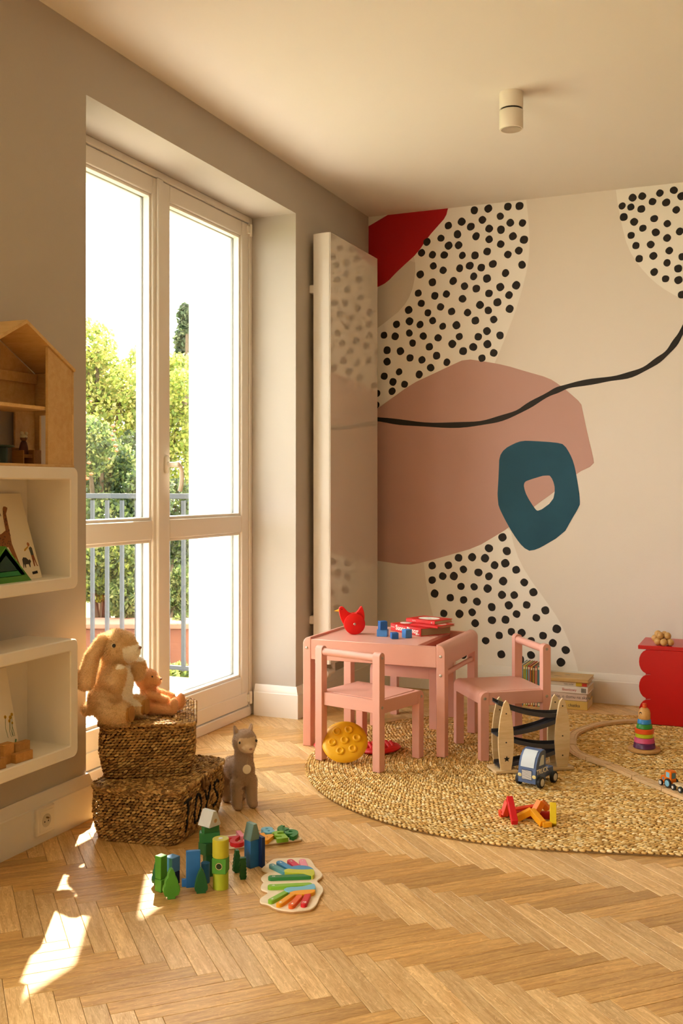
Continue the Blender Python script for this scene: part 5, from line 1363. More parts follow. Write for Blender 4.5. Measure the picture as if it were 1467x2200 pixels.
# ================================================================== BOOKS AT THE BACK WALL
SB = [('blue', '#4f8fb5', 0.017, 0.205), ('yellow', '#d9a92f', 0.012, 0.203), ('green', '#8aa53e', 0.010, 0.203), ('red', '#b22a2c', 0.013, 0.203), ('orange', '#d98a2a', 0.012, 0.200), ('black', '#2a2a25', 0.010, 0.200), ('coral', '#d0624c', 0.011, 0.200), ('sage', '#6f8f78', 0.016, 0.204)]
x = at(1114, 1517)[0]; yb_ = 5.128
for (nm, c, t, h) in SB:
    b_ = thing('picture_book', f'upright {nm} children book in the row at the wall', 'book', (x, yb_, 0), 0, 'upright books at the back wall')
    cm = pm('spine_' + nm, c, 0.5)
    one(bx(0.0004, 0.0022, 0, 0.165, 0, h, 0.0004), 'cover', cm, b_); one(bx(t - 0.0022, t - 0.0004, 0, 0.165, 0, h, 0.0004), 'cover', cm, b_)
    one(bx(0.0004, t - 0.0004, -0.002, 0.002, 0, h, 0.0006), 'spine', cm, b_)
    one(bx(0.0022, t - 0.0022, 0.002, 0.160, 0.003, h - 0.003), 'pages', pm('paper_cream', '#e6d3ad', 0.9), b_)
    one(bx(t * 0.28, t * 0.72, -0.0025, -0.0015, h * 0.18, h * 0.92), 'spine_band', pm('spineband_' + nm, {'blue': '#7fb4cf', 'yellow': '#7e9b4a', 'green': '#6aa6a0', 'red': '#7fb0c4', 'orange': '#3a342a', 'black': '#d0b24a', 'coral': '#c98f6e', 'sage': '#4f7d8a'}[nm], 0.5), b_)
    for z in (0.012, h - 0.012): one(bx(t * 0.2, t * 0.8, -0.0026, -0.0014, z - 0.006, z + 0.006), 'spine_mark', pm('mark_' + nm, '#e7d7b0', 0.5), b_)
    x += t + 0.0006
ST = [('bottom', 'yellow backed thick book at the bottom of the wall stack', '#d8b65e', 0.042, 0.222, 'mala chatka'), ('w1', 'cream book second from the bottom of the wall stack', '#dcc6b6', 0.038, 0.220, 'O zabie, o domu na skale'),
      ('w2', 'white book with a barcode in the wall stack', '#ece4da', 0.034, 0.222, 'Basniowy'), ('thin', 'thin white book with a bright spine end in the wall stack', '#d9cbb6', 0.021, 0.222, 'nasz swiat'), ('top', 'pale wood coloured book on top of the wall stack', '#cda768', 0.017, 0.230, '')]
px1 = Vector(at(1262, 1527)); z = 0.0
M_inkd = pm('dark_print', '#5b5046', 0.6); M_inkr = pm('red_print', '#c0564a', 0.6)
for i, (k, lab, c, t, w, tx) in enumerate(ST):
    b_ = book(lab, (px1.x - w / 2 + (0.0, -0.004, 0.002, -0.002, 0.004)[i], px1.y + (0.0, 0.004, 0.001, 0.005, -0.003)[i], z), (0, 1.0, -0.8, 0.6, -0.5)[i], w, 0.165, t, ('stack_' + k, c), '#e2cfa8', group='stacked books at the back wall')
    if tx: text(tx, t * 0.55, M_inkd if i != 2 else M_inkr, b_, frameM((0.02, -0.0024, t / 2), (1, 0, 0), (0, 0, 1)), 0.0002)
    if k == 'thin':
        one(bx(0.055, 0.085, -0.0026, -0.0018, 0.002, t - 0.002), 'spine_mark', pm('mark_y', '#d8b62a', 0.5), b_); one(bx(0.085, 0.109, -0.0026, -0.0018, 0.002, t - 0.002), 'spine_mark', pm('mark_r', '#c23a22', 0.5), b_)
    if k == 'w2':
        m = MB(); xx = 0.078
        for q in range(10): ww = 0.0008 + 0.0011 * ((q * 7) % 3) / 2; m.add(bx(xx, xx + ww, -0.0027, -0.0019, 0.006, t - 0.006)); xx += ww + 0.0012
        m.build('barcode', M_inkd, b_, None)
    if k == 'top':
        m = MB().add(bx(-0.06, 0.06, 0.050, 0.0515, t, t + 0.0003)).add(bx(-0.02, 0.08, 0.10, 0.1015, t, t + 0.0003)); m.add(ell(0.022, 0.006, 0.0004, 12, 4), T(-0.045, 0.055, t)); m.add(ell(0.014, 0.007, 0.0004, 12, 4), T(-0.005, 0.105, t))
        m.build('cover_drawing', pm('grey_print2', '#8b8170', 0.7), b_, None)
    z += t

# ================================================================== TOYS ON THE RUG
# ---- car ramp
M_ramp = pm('charcoal_plastic_track', '#3b3a3d', 0.4)
pA = Vector(at(1087, 1660, RZ)); pB = Vector(at(1208, 1653, RZ))
ang = math.degrees(math.atan2(pB.y - pA.y, pB.x - pA.x)); Lr = (pB - pA).length
rp_ = thing('car_ramp', 'wooden toy car ramp with four dark zigzag tracks', 'toy', tuple((pA + pB) / 2), ang)
hl = Lr / 2; dpt = 0.080
def surf(w, h):
    o = []
    for k in range(25):
        t = k / 24; o.append((w / 2 * (0.62 + 0.38 * math.sin(math.pi * min(1, t * 1.12 + 0.05))) * (1 if t < 0.72 else math.sqrt(max(0, 1 - ((t - 0.72) / 0.28) ** 2))), h * t))
    return o + [(-x, z) for x, z in reversed(o)]
for sx in (-1, 1):
    one(bx(sx * hl - 0.045, sx * hl + 0.045, -0.012, dpt + 0.012, 0, 0.010, 0.001), 'foot_plate', K['ply'], rp_)
    for y in (0.0, dpt - 0.008):
        post = one(prism(surf(0.062, 0.265), -0.004, 0.004, 0.0008), 'post', K['ply'], rp_, T(sx * hl, y + 0.002, 0.010) @ XZ)
        for zz in (0.055, 0.115, 0.130, 0.225, 0.245)[(0 if sx > 0 else 1)::2]:
            one(lathe([(0.003, 0), (0.003, 0.0006), (0, 0.0006)], 10), 'screw', pm('dark_gap', '#2b241d', 0.8), post, T(0, zz - 0.01, 0.0041))
    if sx < 0:
        star = [(0.0125 * (1 if k % 2 == 0 else 0.45) * math.sin(math.pi * k / 5), 0.0125 * (1 if k % 2 == 0 else 0.45) * math.cos(math.pi * k / 5)) for k in range(10)]
        one(prism(star, 0, 0.0006), 'star_mark', pm('black_print', '#15120f', 0.5), rp_, T(-hl + 0.002, -0.0021, 0.052) @ XZ)
def track(xa, za, xb, zb, sag):
    n = 14; prof = [(-0.033, 0.012), (-0.033, -0.004), (0.033, -0.004), (0.033, 0.012), (0.030, 0.012), (0.030, 0.0), (-0.030, 0.0), (-0.030, 0.012)]
    v = []; f = []; k = len(prof)
    for i in range(n + 1):
        t = i / n; x = xa + (xb - xa) * t; z = za + (zb - za) * t - sag * 4 * t * (1 - t)
        v += [(x, dpt / 2 - 0.003 + p_[0], z + p_[1]) for p_ in prof]
    for i in range(n):
        for j in range(k): f.append((i * k + j, i * k + (j + 1) % k, (i + 1) * k + (j + 1) % k, (i + 1) * k + j))
    f.append(tuple(range(k))); f.append(tuple(reversed(range(n * k, (n + 1) * k))))
    one((v, f), 'track', M_ramp, rp_, smooth=30)
track(-hl - 0.030, 0.262, hl + 0.025, 0.205, 0.020); track(hl - 0.005, 0.188, -hl - 0.035, 0.142, 0.014)
track(-hl + 0.010, 0.122, hl + 0.025, 0.086, 0.014); track(hl - 0.005, 0.070, -hl - 0.025, 0.022, 0.010)
# ---- truck
pT = Vector(at(1132, 1692, RZ))
tk = thing('toy_truck', 'blue wooden toy truck with TRUCK written on its side', 'toy truck', (pT.x + 0.012, pT.y + 0.045, RZ), -17)
M_tb = paint('truck_blue', '#586c92', 0.45); M_tw = pm('truck_window', '#cdd6da', 0.3); M_bk = pm('black_tyre', '#1a1917', 0.6); M_whl = paint('wheel_wood', '#d8d2c4')
# local: front towards -y
cab = [(-0.045, 0.016), (-0.045, 0.050), (-0.040, 0.080), (-0.030, 0.105), (-0.014, 0.124), (0.004, 0.130), (0.022, 0.130), (0.030, 0.124), (0.030, 0.016)]
one(prism(cab, -0.036, 0.036, 0.0015), 'cab', M_tb, tk, R(90, 'Z') @ XZ, 30)
one(bx(-0.026, 0.026, 0.030, 0.105, 0.022, 0.052, 0.002), 'chassis', M_tb, tk)
one(bx(-0.030, 0.030, 0.0305, 0.036, 0.030, 0.105, 0.002), 'cab_back', K['wood'], tk)
ws = MB()
for i, (a, b_) in enumerate(zip(cab[1:5], cab[2:6])):
    pass
wsp = [(-0.0425, 0.072), (-0.0405, 0.082), (-0.0305, 0.106), (-0.015, 0.1245), (-0.006, 0.1285)]
v = []
for (y_, z_) in wsp: v += [(-0.027, y_ - 0.0012, z_ + 0.0008), (0.027, y_ - 0.0012, z_ + 0.0008)]
one((v, [(2 * i, 2 * i + 1, 2 * i + 3, 2 * i + 2) for i in range(len(wsp) - 1)]), 'windscreen', M_tw, tk, smooth=60)
for s_ in (-1, 1):
    wo = [(-0.020, 0.078), (0.014, 0.078), (0.014, 0.112), (0.000, 0.114), (-0.010, 0.104)]
    one(prism(wo, 0, 0.0008), 'side_window', M_tw, tk, T(s_ * 0.0362, 0, 0) @ R(90 * s_, 'Z') @ S(s_, 1, 1) @ XZ if False else frameM((s_ * 0.0362, 0, 0), (0, 1, 0), (0, 0, 1)), None)
    for (y_, r_) in ((-0.022, 0.021), (0.075, 0.021)):
        o = one(lathe([(0.010, 0), (r_ - 0.002, 0), (r_, 0.002), (r_, 0.012), (r_ - 0.002, 0.014), (0.013, 0.014)], 28), 'wheel', M_bk, tk, T(s_ * 0.0365, y_, 0.021) @ R(90 * s_, 'Y'))
        one(lathe([(0.0135, 0), (0.0135, 0.0145), (0.004, 0.0155), (0, 0.0155)], 20), 'hub', M_whl, o)
m = MB()
for i in range(9): m.add(bx(-0.0195, 0.0195, -0.0468, -0.0455, 0.0305 + i * 0.0036, 0.0322 + i * 0.0036))
m.build('grille', M_ink, tk, None)
one(MB().add(bx(-0.0215, 0.0215, -0.0462, -0.0450, 0.0275, 0.0640)).v and bx(-0.0215, 0.0215, -0.0460, -0.0449, 0.0275, 0.0640), 'grille_plate', pm('dark_blue_print', '#39485f', 0.5), tk, smooth=None)
for s_ in (-1, 1): one(ell(0.0085, 0.0018, 0.0068, 14, 8), 'headlight', pm('headlight_cream', '#e4d48e', 0.4), tk, T(s_ * 0.0295, -0.0452, 0.042), 180)
text('TRUCK', 0.026, M_ink, tk, frameM((0.0366, 0.004, 0.056), (0, 1, 0), (0, 0, 1)), 0.0003, 0.0006)
# ---- loose planks: a little heap
PG = 'loose coloured wooden bars on the rug'
def bar(label, a, b_, mat, w=0.020, roll=0):
    """bar from point a to point b (pixel u, v and height above the rug)"""
    A_ = Vector(at(a[0], a[1], RZ + a[2])); B_ = Vector(at(b_[0], b_[1], RZ + b_[2]))
    d = (B_ - A_); L = d.length
    q = d.to_track_quat('X', 'Z').to_matrix().to_4x4() @ R(roll, 'X'); q.translation = (A_ + B_) / 2
    o = MB().add(box(L, w, w, 0.001)).build('wooden_bar', mat, None, 40); o.matrix_world = q
    return tag(o, label, 'block', PG)
Rr = paint('bar_red', '#d3141c'); Ro = paint('bar_orange_red', '#d93d16'); Oo = paint('bar_orange', '#ee7d14'); Oy = paint('bar_amber', '#f2a516'); Yy = paint('bar_yellow', '#e6c31a'); Dr = paint('bar_dark_red', '#a81410')
bar('bright red wooden bar leaning at the front of the heap', (1106, 1768, 0.010), (1094, 1714, 0.066), Rr)
bar('orange-red wooden bar standing behind the bright red bar', (1082, 1752, 0.006), (1092, 1722, 0.050), Ro)
bar('orange-red wooden bar lying at the left end of the heap', (1073, 1748, 0.009), (1150, 1736, 0.018), Ro, 0.021)
bar('dark red wooden bar lying at the back of the heap', (1110, 1748, 0.009), (1182, 1752, 0.009), Dr, 0.021)
bar('orange wooden bar propped up at the right of the heap', (1150, 1744, 0.022), (1162, 1722, 0.052), Oo, 0.022)
bar('orange wooden bar bridging behind the yellow bar', (1162, 1722, 0.040), (1178, 1740, 0.016), Oo, 0.019)
bar('amber wooden bar slanting left in the heap', (1110, 1758, 0.008), (1142, 1742, 0.030), Oy, 0.020)
bar('amber wooden bar slanting right in the heap', (1142, 1742, 0.030), (1166, 1770, 0.008), Oy, 0.020)
bar('yellow wooden bar standing at the right end of the heap', (1188, 1772, 0.004), (1188, 1726, 0.060), Yy, 0.021)
bar('amber wooden bar lying flat beside the yellow bar', (1166, 1772, 0.008), (1184, 1771, 0.008), Oy, 0.015)

# ---- stacking tower
pS = at(1384, 1613, RZ)
sk = thing('stacking_tower', 'rainbow ring stacking tower with a wooden head', 'toy', pS)
one(lathe([(0, 0), (0.062, 0), (0.066, 0.003), (0.066, 0.009), (0.060, 0.0135), (0, 0.014)], 40), 'base', wood('tower_beech', '#d9a865', '#c48f4c', (3, 20, 20), 0.35), sk)
zz = 0.014
for (nm, c, r0, r1, h) in (('purple', '#5b2457', 0.0450, 0.0420, 0.022), ('pink', '#cf4a78', 0.0420, 0.0385, 0.021), ('lime', '#c6cc26', 0.0360, 0.0360, 0.017), ('orange', '#e2561a', 0.0385, 0.0385, 0.020), ('green', '#2f8a2c', 0.0330, 0.0300, 0.019), ('blue', '#2c86c8', 0.0285, 0.0265, 0.019)):
    e = 0.002
    one(lathe([(0, zz), (r0 - e, zz), (r0, zz + e), (r1, zz + h - e), (r1 - e, zz + h), (0, zz + h)], 36), 'ring', pm('ring_' + nm, c, 0.3, spec=0.5), sk)
    zz += h
hd_ = one(lathe([(0, zz), (0.0235, zz), (0.0245, zz + 0.003), (0.0245, zz + 0.025), (0.021, zz + 0.038), (0.013, zz + 0.046), (0, zz + 0.047)], 28), 'head', _mats['tower_beech'], sk)
one(lathe([(0, 0), (0.0065, 0), (0.007, -0.001)], 16), 'hole', pm('dark_gap', '#2b241d', 0.8), hd_, T(-0.0215 * math.cos(0.9), -0.0215 * math.sin(0.9) - 0.003, zz + 0.024) @ R(90, 'X') @ R(-32, 'Y'))
one(lathe([(0.0085, zz + 0.045), (0.0085, zz + 0.062), (0.0075, zz + 0.064), (0, zz + 0.064)], 18), 'peg', pm('ring_orange', '#e2561a', 0.3), sk)

# ---- train track pieces
M_trk = wood('track_beech', '#e4c292', '#d2aa74', (1.5, 20, 20), 0.5)
def track_piece(pts, label):
    path = smooth_poly([tuple(at(u, v, RZ + 0.010)[:2]) for u, v in pts], 2, False) if len(pts) > 2 else [tuple(at(u, v, RZ + 0.010)[:2]) for u, v in pts]
    prof = [(-0.020, 0), (0.020, 0), (0.020, 0.0115), (0.0145, 0.0115), (0.0145, 0.0085), (0.0095, 0.0085), (0.0095, 0.0115), (-0.0095, 0.0115), (-0.0095, 0.0085), (-0.0145, 0.0085), (-0.0145, 0.0115), (-0.020, 0.0115)]
    c0 = Vector(path[0]); v = []; f = []; k = len(prof); n = len(path)
    for i in range(n):
        a = Vector(path[max(0, i - 1)]); b_ = Vector(path[min(n - 1, i + 1)]); d = (b_ - a).normalized(); nn = Vector((-d.y, d.x)); p = Vector(path[i])
        if i == n - 1: p = p - d * 0.0012
        v += [(p.x - c0.x + nn.x * q[0], p.y - c0.y + nn.y * q[0], q[1]) for q in prof]
    for i in range(n - 1):
        for j in range(k): f.append((i * k + j, (i + 1) * k + j, (i + 1) * k + (j + 1) % k, i * k + (j + 1) % k))
    f.append(tuple(range(k))); f.append(tuple(reversed(range((n - 1) * k, n * k))))
    o = one((v, f), 'train_track', M_trk, smooth=30); o.location = (c0.x, c0.y, RZ)
    return tag(o, label, 'train track', 'wooden train track pieces on the rug')
track_piece([(1372, 1547), (1335, 1548), (1300, 1552)], 'wooden train track piece nearest the red bench')
track_piece([(1299, 1552), (1282, 1555), (1267, 1560)], 'short wooden train track piece second from the red bench')
track_piece([(1266, 1560), (1248, 1566), (1233, 1574), (1228, 1584), (1228, 1599)], 'wooden train track piece in the tight bend beside the car ramp')
track_piece([(1228, 1600), (1235, 1613), (1250, 1621), (1266, 1627)], 'curved wooden train track piece right of the car ramp')
track_piece([(1267, 1627), (1288, 1635), (1311, 1642)], 'wooden train track piece before the stacking tower')
track_piece([(1312, 1643), (1338, 1653), (1366, 1666)], 'wooden train track piece in the straight run')
track_piece([(1367, 1667), (1430, 1692)], 'pale wooden train track piece ahead of the tractor')
track_piece([(1431, 1693), (1500, 1722)], 'pale wooden train track piece under the tractor')
# ---- tractor and wagon
pQ = Vector(at(1438, 1690, RZ + 0.011)); pP = Vector(at(1400, 1675, RZ + 0.011)); ta = math.degrees(math.atan2(pP.y - pQ.y, pP.x - pQ.x))
tr = thing('toy_tractor', 'orange wooden toy tractor on the train track', 'toy tractor', (pQ.x, pQ.y, RZ + 0.0112), ta)
M_or = paint('tractor_orange', '#e8720f', 0.4); M_lb = pm('tractor_window', '#7fb9cf', 0.4)
side = [(-0.022, 0.010), (-0.022, 0.056), (-0.017, 0.060), (0.003, 0.060), (0.008, 0.056), (0.010, 0.037), (0.026, 0.037), (0.031, 0.034), (0.033, 0.026), (0.033, 0.010)]
one(prism(side, -0.012, 0.012, 0.001), 'body', M_or, tr, XZ)
one(tube([(0.018, 0, 0.036), (0.018, 0, 0.047)], 0.0022, 8), 'exhaust', M_whl, tr)
for s_ in (-1, 1):
    one(bx(-0.014, 0.004, s_ * 0.0122 - 0.0004, s_ * 0.0122 + 0.0004, 0.036, 0.054), 'side_window', M_lb, tr, smooth=None)
    one(bx(0.014, 0.024, s_ * 0.0122 - 0.0004, s_ * 0.0122 + 0.0004, 0.022, 0.031), 'vent_mark', pm('grey_blue_print', '#6a7f8c', 0.5), tr, smooth=None)
    for (x_, r_, c_) in ((-0.010, 0.0165, M_lb), (0.027, 0.0105, M_whl)):
        o = one(lathe([(r_ - 0.001, 0), (r_, 0.001), (r_, 0.006), (r_ - 0.001, 0.007), (0, 0.007)], 24), 'wheel', M_bk, tr, T(x_, s_ * 0.0125, r_) @ R(-90 * s_, 'X'))
        one(lathe([(r_ * 0.68, 0), (r_ * 0.68, 0.0076), (0.003, 0.0080), (0.003, 0.009), (0, 0.009)], 18), 'hub', c_, o)
one(bx(-0.0228, -0.0220, -0.008, 0.008, 0.034, 0.054), 'rear_window', pm('dark_window', '#4d7a80', 0.4), tr, smooth=None)
one(tube([(-0.022, 0, 0.016), (-0.032, 0, 0.016)], 0.004, 10), 'coupling', M_bolt, tr)
dW = (pQ - pP).normalized()
wg = thing('toy_wagon', 'small wooden wagon behind the tractor at the picture edge', 'toy wagon', (pQ.x + dW.x * 0.060, pQ.y + dW.y * 0.060, RZ + 0.0112), ta)
one(bx(-0.028, 0.028, -0.013, 0.013, 0.016, 0.024, 0.001), 'deck', K['ply'], wg)
for s_ in (-1, 1):
    for x_ in (-0.017, 0.019):
        o = one(lathe([(0.010, 0), (0.011, 0.001), (0.011, 0.006), (0.010, 0.007), (0, 0.007)], 22), 'wheel', M_bk, wg, T(x_, s_ * 0.0135, 0.011) @ R(-90 * s_, 'X'))
        one(lathe([(0.005, 0), (0.005, 0.0085), (0, 0.009)], 14), 'hub', M_whl, o)
# ---- on the bench
BZ = RZ + 0.342 + 0.018
pB_ = at(1424, 1386, BZ)
bb = thing('bead_cluster', 'cluster of round natural wooden beads on the red bench', 'toy', pB_)
rb = 0.0165
for i, (x_, y_, z_) in enumerate(((-0.022, -0.010, 0), (0.006, -0.024, 0), (0.034, -0.014, 0), (-0.008, 0.018, 0), (0.024, 0.018, 0), (-0.036, 0.012, 0.012), (-0.012, -0.006, 0.028), (0.020, 0.002, 0.027), (0.004, 0.024, 0.029), (-0.024, 0.016, 0.032))):
    one(ell(rb, rb, rb, 20, 14), 'bead', wood('bead_wood', '#dcae6c', '#c8945100'[:7], (12, 60, 60), 0.35), bb, T(x_, y_, rb + z_), 180)
bm2 = thing('bead_toy', 'colourful bead toy at the right picture edge on the bench', 'toy', (at(1480, 1392, BZ)[0] + 0.015, at(1480, 1392, BZ)[1] + 0.04, BZ))
one(bx(-0.03, 0.12, -0.03, 0.03, 0, 0.012, 0.002), 'base', K['wood'], bm2)
one(tube(smooth_poly([(-0.01, 0, 0.012), (-0.012, 0, 0.10), (-0.005, 0, 0.17), (0.04, 0, 0.19), (0.09, 0, 0.16), (0.10, 0, 0.012)], 2, False), 0.002, 8), 'wire', pm('wire_red', '#b02020', 0.4), bm2)
for (z_, c) in ((0.155, '#e89a1c'), (0.128, '#d9cf4a'), (0.098, '#1f8a94')):
    one(ell(0.011, 0.011, 0.011, 16, 10), 'bead', pm('bead' + c, c, 0.35), bm2, T(-0.010, 0, z_), 180)

# ================================================================== ON THE WALL SHELVES
M_birch = wood('dollhouse_birch', '#d9b47a', '#c79c5e', (2.5, 16, 16), 0.5)
HZ = 1.159
dh = thing('dollhouse', 'open wooden dollhouse with a pitched roof on the upper shelf', 'dollhouse', (XL + 0.02, 2.32, HZ))
hw, ez, pz, dd = 0.214, 0.288, 0.404, 0.140          # half width, eave, ridge, depth (x)
one(bx(0, dd + 0.006, -hw, hw, 0, 0.008, 0.001), 'base', M_birch, dh)
def roof(s_):
    v = []; t = 0.009; n = Vector((-(pz - ez) * -s_, hw)).normalized()
    sl = Vector((hw * s_, -(pz - ez))); nn = Vector((sl.y * -s_, sl.x * s_)).normalized()
    a, b_ = Vector((0, pz)), Vector((hw * s_, ez))
    q = [a, b_, b_ + nn * t, a + Vector((0, t / max(0.3, nn.y)))]
    v = [(x, p[0], p[1]) for x in (0.0, dd + 0.008) for p in q]
    f = [(0, 1, 2, 3), (7, 6, 5, 4)] + [(i, 4 + i, 4 + (i + 1) % 4, (i + 1) % 4) for i in range(4)]
    return v, f
for s_ in (-1, 1): one(roof(s_), 'roof_panel', M_birch, dh, smooth=None)
one(bx(0.0, dd + 0.004, -hw, -hw + 0.008, 0.008, ez, 0.0008), 'side_wall', M_birch, dh)
one(bx(0.0, dd + 0.004, hw - 0.008, hw, 0.160, ez, 0.0008), 'side_wall', M_birch, dh)
for (a, b_) in ((0.0, 0.022), (dd - 0.014, dd + 0.004)): one(bx(a, b_, hw - 0.008, hw, 0.008, 0.160, 0.0008), 'side_wall', M_birch, dh)
zr = lambda y: pz - (pz - ez) * abs(y) / hw
fp = [(0.096, 0.008), (hw - 0.009, 0.008), (hw - 0.009, zr(hw - 0.009) - 0.001), (0.096, zr(0.096) - 0.001)]
one(([(dd - 0.006, y, z) for y, z in fp] + [(dd + 0.003, y, z) for y, z in fp], [(0, 3, 2, 1), (4, 5, 6, 7)] + [(i, (i + 1) % 4, 4 + (i + 1) % 4, 4 + i) for i in range(4)]), 'front_panel', M_birch, dh, smooth=None)
# rear wall: gable with a window opening, in three boards
def slab(pts, x0, x1, name): 
    n = len(pts); one(([(x0, y, z) for y, z in pts] + [(x1, y, z) for y, z in pts], [tuple(reversed(range(n))), tuple(range(n, 2 * n))] + [(i, (i + 1) % n, n + (i + 1) % n, n + i) for i in range(n)]), name, M_birch, dh, smooth=None)
slab([(-hw + 0.01, 0.165), (hw - 0.01, 0.165), (hw - 0.01, ez - 0.002), (0, pz - 0.006), (-hw + 0.01, ez - 0.002)], 0.0, 0.006, 'rear_wall')
slab([(-hw + 0.01, 0.008), (-0.12, 0.008), (-0.12, 0.165), (-hw + 0.01, 0.165)], 0.0, 0.006, 'rear_wall')
slab([(0.116, 0.008), (hw - 0.01, 0.008), (hw - 0.01, 0.165), (0.116, 0.165)], 0.0, 0.006, 'rear_wall')
one(bx(0.006, dd - 0.008, -hw + 0.008, 0.110, 0.166, 0.176, 0.0008), 'loft_floor', M_birch, dh)
one(bx(0.006, 0.016, 0.02, hw - 0.012, 0.255, 0.285, 0.0008), 'crossbar', M_birch, dh)
# small figures in the dollhouse
pd2 = PX(48, 978, -2.06)
dl = thing('peg_doll', 'brown wooden peg doll with cream bear ears', 'doll', (-2.055, pd2.y, HZ + 0.0385))
M_skin = paint('doll_wood', '#8a5a34'); M_drs = paint('doll_dress', '#552a1e'); M_crm = paint('doll_cream', '#d9cda6')
one(lathe([(0, 0), (0.013, 0), (0.0138, 0.003), (0.0130, 0.020), (0.0095, 0.034), (0.006, 0.040), (0, 0.041)], 24), 'body', M_drs, dl, smooth=60)
one(ell(0.0105, 0.0105, 0.0100, 18, 12), 'head', M_skin, dl, T(0, 0, 0.048), 180)
one(lathe([(0.0106, 0.049), (0.0112, 0.053), (0.0085, 0.058), (0, 0.0605)], 20), 'cap', M_crm, dl, smooth=60)
for s_ in (-1, 1): one(ell(0.0050, 0.0050, 0.0052, 12, 8), 'ear', M_crm, dl, T(0.002, s_ * 0.0098, 0.0625), 180)
for s_ in (-1, 1): one(ell(0.0010, 0.0010, 0.0010, 8, 6), 'eye', M_eye, dl, T(0.0098, s_ * 0.0035, 0.049), 180)
sf = thing('toy_armchair', 'tiny wooden armchair in the dollhouse under the doll', 'toy furniture', (-2.055, pd2.y, HZ + 0.008))
M_oc = wood('toy_ochre_wood', '#a87434', '#8e5e26', (4, 30, 30), 0.5)
one(bx(-0.018, 0.020, -0.020, 0.016, 0.020, 0.030, 0.0008), 'seat', M_oc, sf)
one(bx(-0.024, -0.018, -0.024, 0.022, 0, 0.050, 0.0008), 'back', M_oc, sf)
one(bx(-0.018, 0.024, 0.016, 0.050, 0, 0.044, 0.0008), 'armrest', M_oc, sf)
one(bx(-0.018, 0.020, -0.026, -0.020, 0, 0.042, 0.0008), 'armrest', M_oc, sf)
pt2 = PX(8, 985, -2.02)
tt = thing('toy_round_table', 'dark green round toy table in the dollhouse', 'toy furniture', (-2.022, pt2.y - 0.008, HZ + 0.008))
M_dg = paint('toy_dark_green', '#2b3a2c')
one(lathe([(0, 0.046), (0.034, 0.046), (0.036, 0.048), (0.036, 0.051), (0.034, 0.052), (0, 0.052)], 32), 'top', M_dg, tt)
one(lathe([(0, 0), (0.018, 0), (0.018, 0.046), (0, 0.046)], 24), 'base', M_dg, tt)

# giraffe book, leaning against the shelf's rear
def lean_book(label, yc, z0, w, h, t, xfoot, xtop, cover, rz=0.0):
    b_ = thing('leaning_book', label, 'book', (xfoot, yc, z0), 0)
    a = math.asin(min(0.9, (xfoot - xtop) / h))
    b_.rotation_euler = (0, -a, math.radians(rz))
    c = pm(cover[0], cover[1], 0.5)
    # local: face +x, width along y, up z
    one(bx(-0.002, 0, -w / 2, w / 2, 0, h, 0.0005), 'cover', c, b_); one(bx(-t, -t + 0.002, -w / 2, w / 2, 0, h, 0.0005), 'cover', c, b_)
    one(bx(-t + 0.002, -0.002, -w / 2 + 0.003, w / 2 - 0.003, 0.003, h - 0.003), 'pages', pm('paper_cream', '#e6d3ad', 0.9), b_)
    one(bx(-t, 0, -w / 2 - 0.002, -w / 2 + 0.0015, 0.0, h, 0.0006), 'spine', c, b_)
    return b_
GY1 = 2.458; GW, GH = 0.235, 0.262
gb = lean_book('white picture book with a giraffe, cat and trumpeter on it', GY1 - GW / 2, ZU, GW, GH, 0.010, XF - 0.065, XL + 0.026, ('giraffe_cover', '#e6d8bc'))
def pr(pts, col, name, z=0.0004): 
    """flat print on the cover: (y from the right edge leftwards is negative, z up)"""
    one(([(z, y + GW / 2, zz) for y, zz in pts], [tuple(range(len(pts)))]), name, pm('print_' + col, col, 0.7), gb, smooth=None)
gir = [(-0.088, 0.222), (-0.093, 0.215), (-0.100, 0.190), (-0.104, 0.150), (-0.125, 0.140), (-0.150, 0.135), (-0.165, 0.120), (-0.165, 0.095), (-0.158, 0.040), (-0.155, 0.040), (-0.148, 0.090), (-0.138, 0.040), (-0.135, 0.040), (-0.134, 0.095), (-0.110, 0.100), (-0.098, 0.060), (-0.092, 0.030), (-0.089, 0.030), (-0.093, 0.070), (-0.087, 0.050), (-0.080, 0.025), (-0.077, 0.025), (-0.086, 0.075), (-0.092, 0.110), (-0.088, 0.150), (-0.084, 0.200), (-0.074, 0.214), (-0.072, 0.218), (-0.080, 0.222)]
pr(gir, '#8e5420', 'giraffe_print')
m = MB()
rg3 = random.Random(8)
for k in range(46):
    if k < 18: y, z = -0.094 - rg3.uniform(-0.005, 0.006), rg3.uniform(0.130, 0.208)
    else: y, z = rg3.uniform(-0.158, -0.094), rg3.uniform(0.100, 0.132)
    m.add(([(0.0007, y + GW / 2 + 0.0022 * math.cos(a), z + 0.0026 * math.sin(a)) for a in (0, 1.2, 2.5, 3.8, 5.0)], [(0, 1, 2, 3, 4)]))
m.build('spot_print', pm('print_spots', '#5c3413', 0.7), gb, None)
pr([(-0.068, 0.040), (-0.066, 0.060), (-0.060, 0.066), (-0.048, 0.064), (-0.040, 0.056), (-0.034, 0.058), (-0.030, 0.052), (-0.036, 0.046), (-0.039, 0.034), (-0.042, 0.034), (-0.044, 0.044), (-0.056, 0.044), (-0.058, 0.034), (-0.061, 0.034), (-0.062, 0.046), (-0.066, 0.036), (-0.070, 0.032)], '#3b332b', 'cat_print')
pr([(-0.024, 0.070), (-0.026, 0.092), (-0.018, 0.097), (-0.012, 0.092), (-0.012, 0.070)], '#3f4238', 'coat_print')
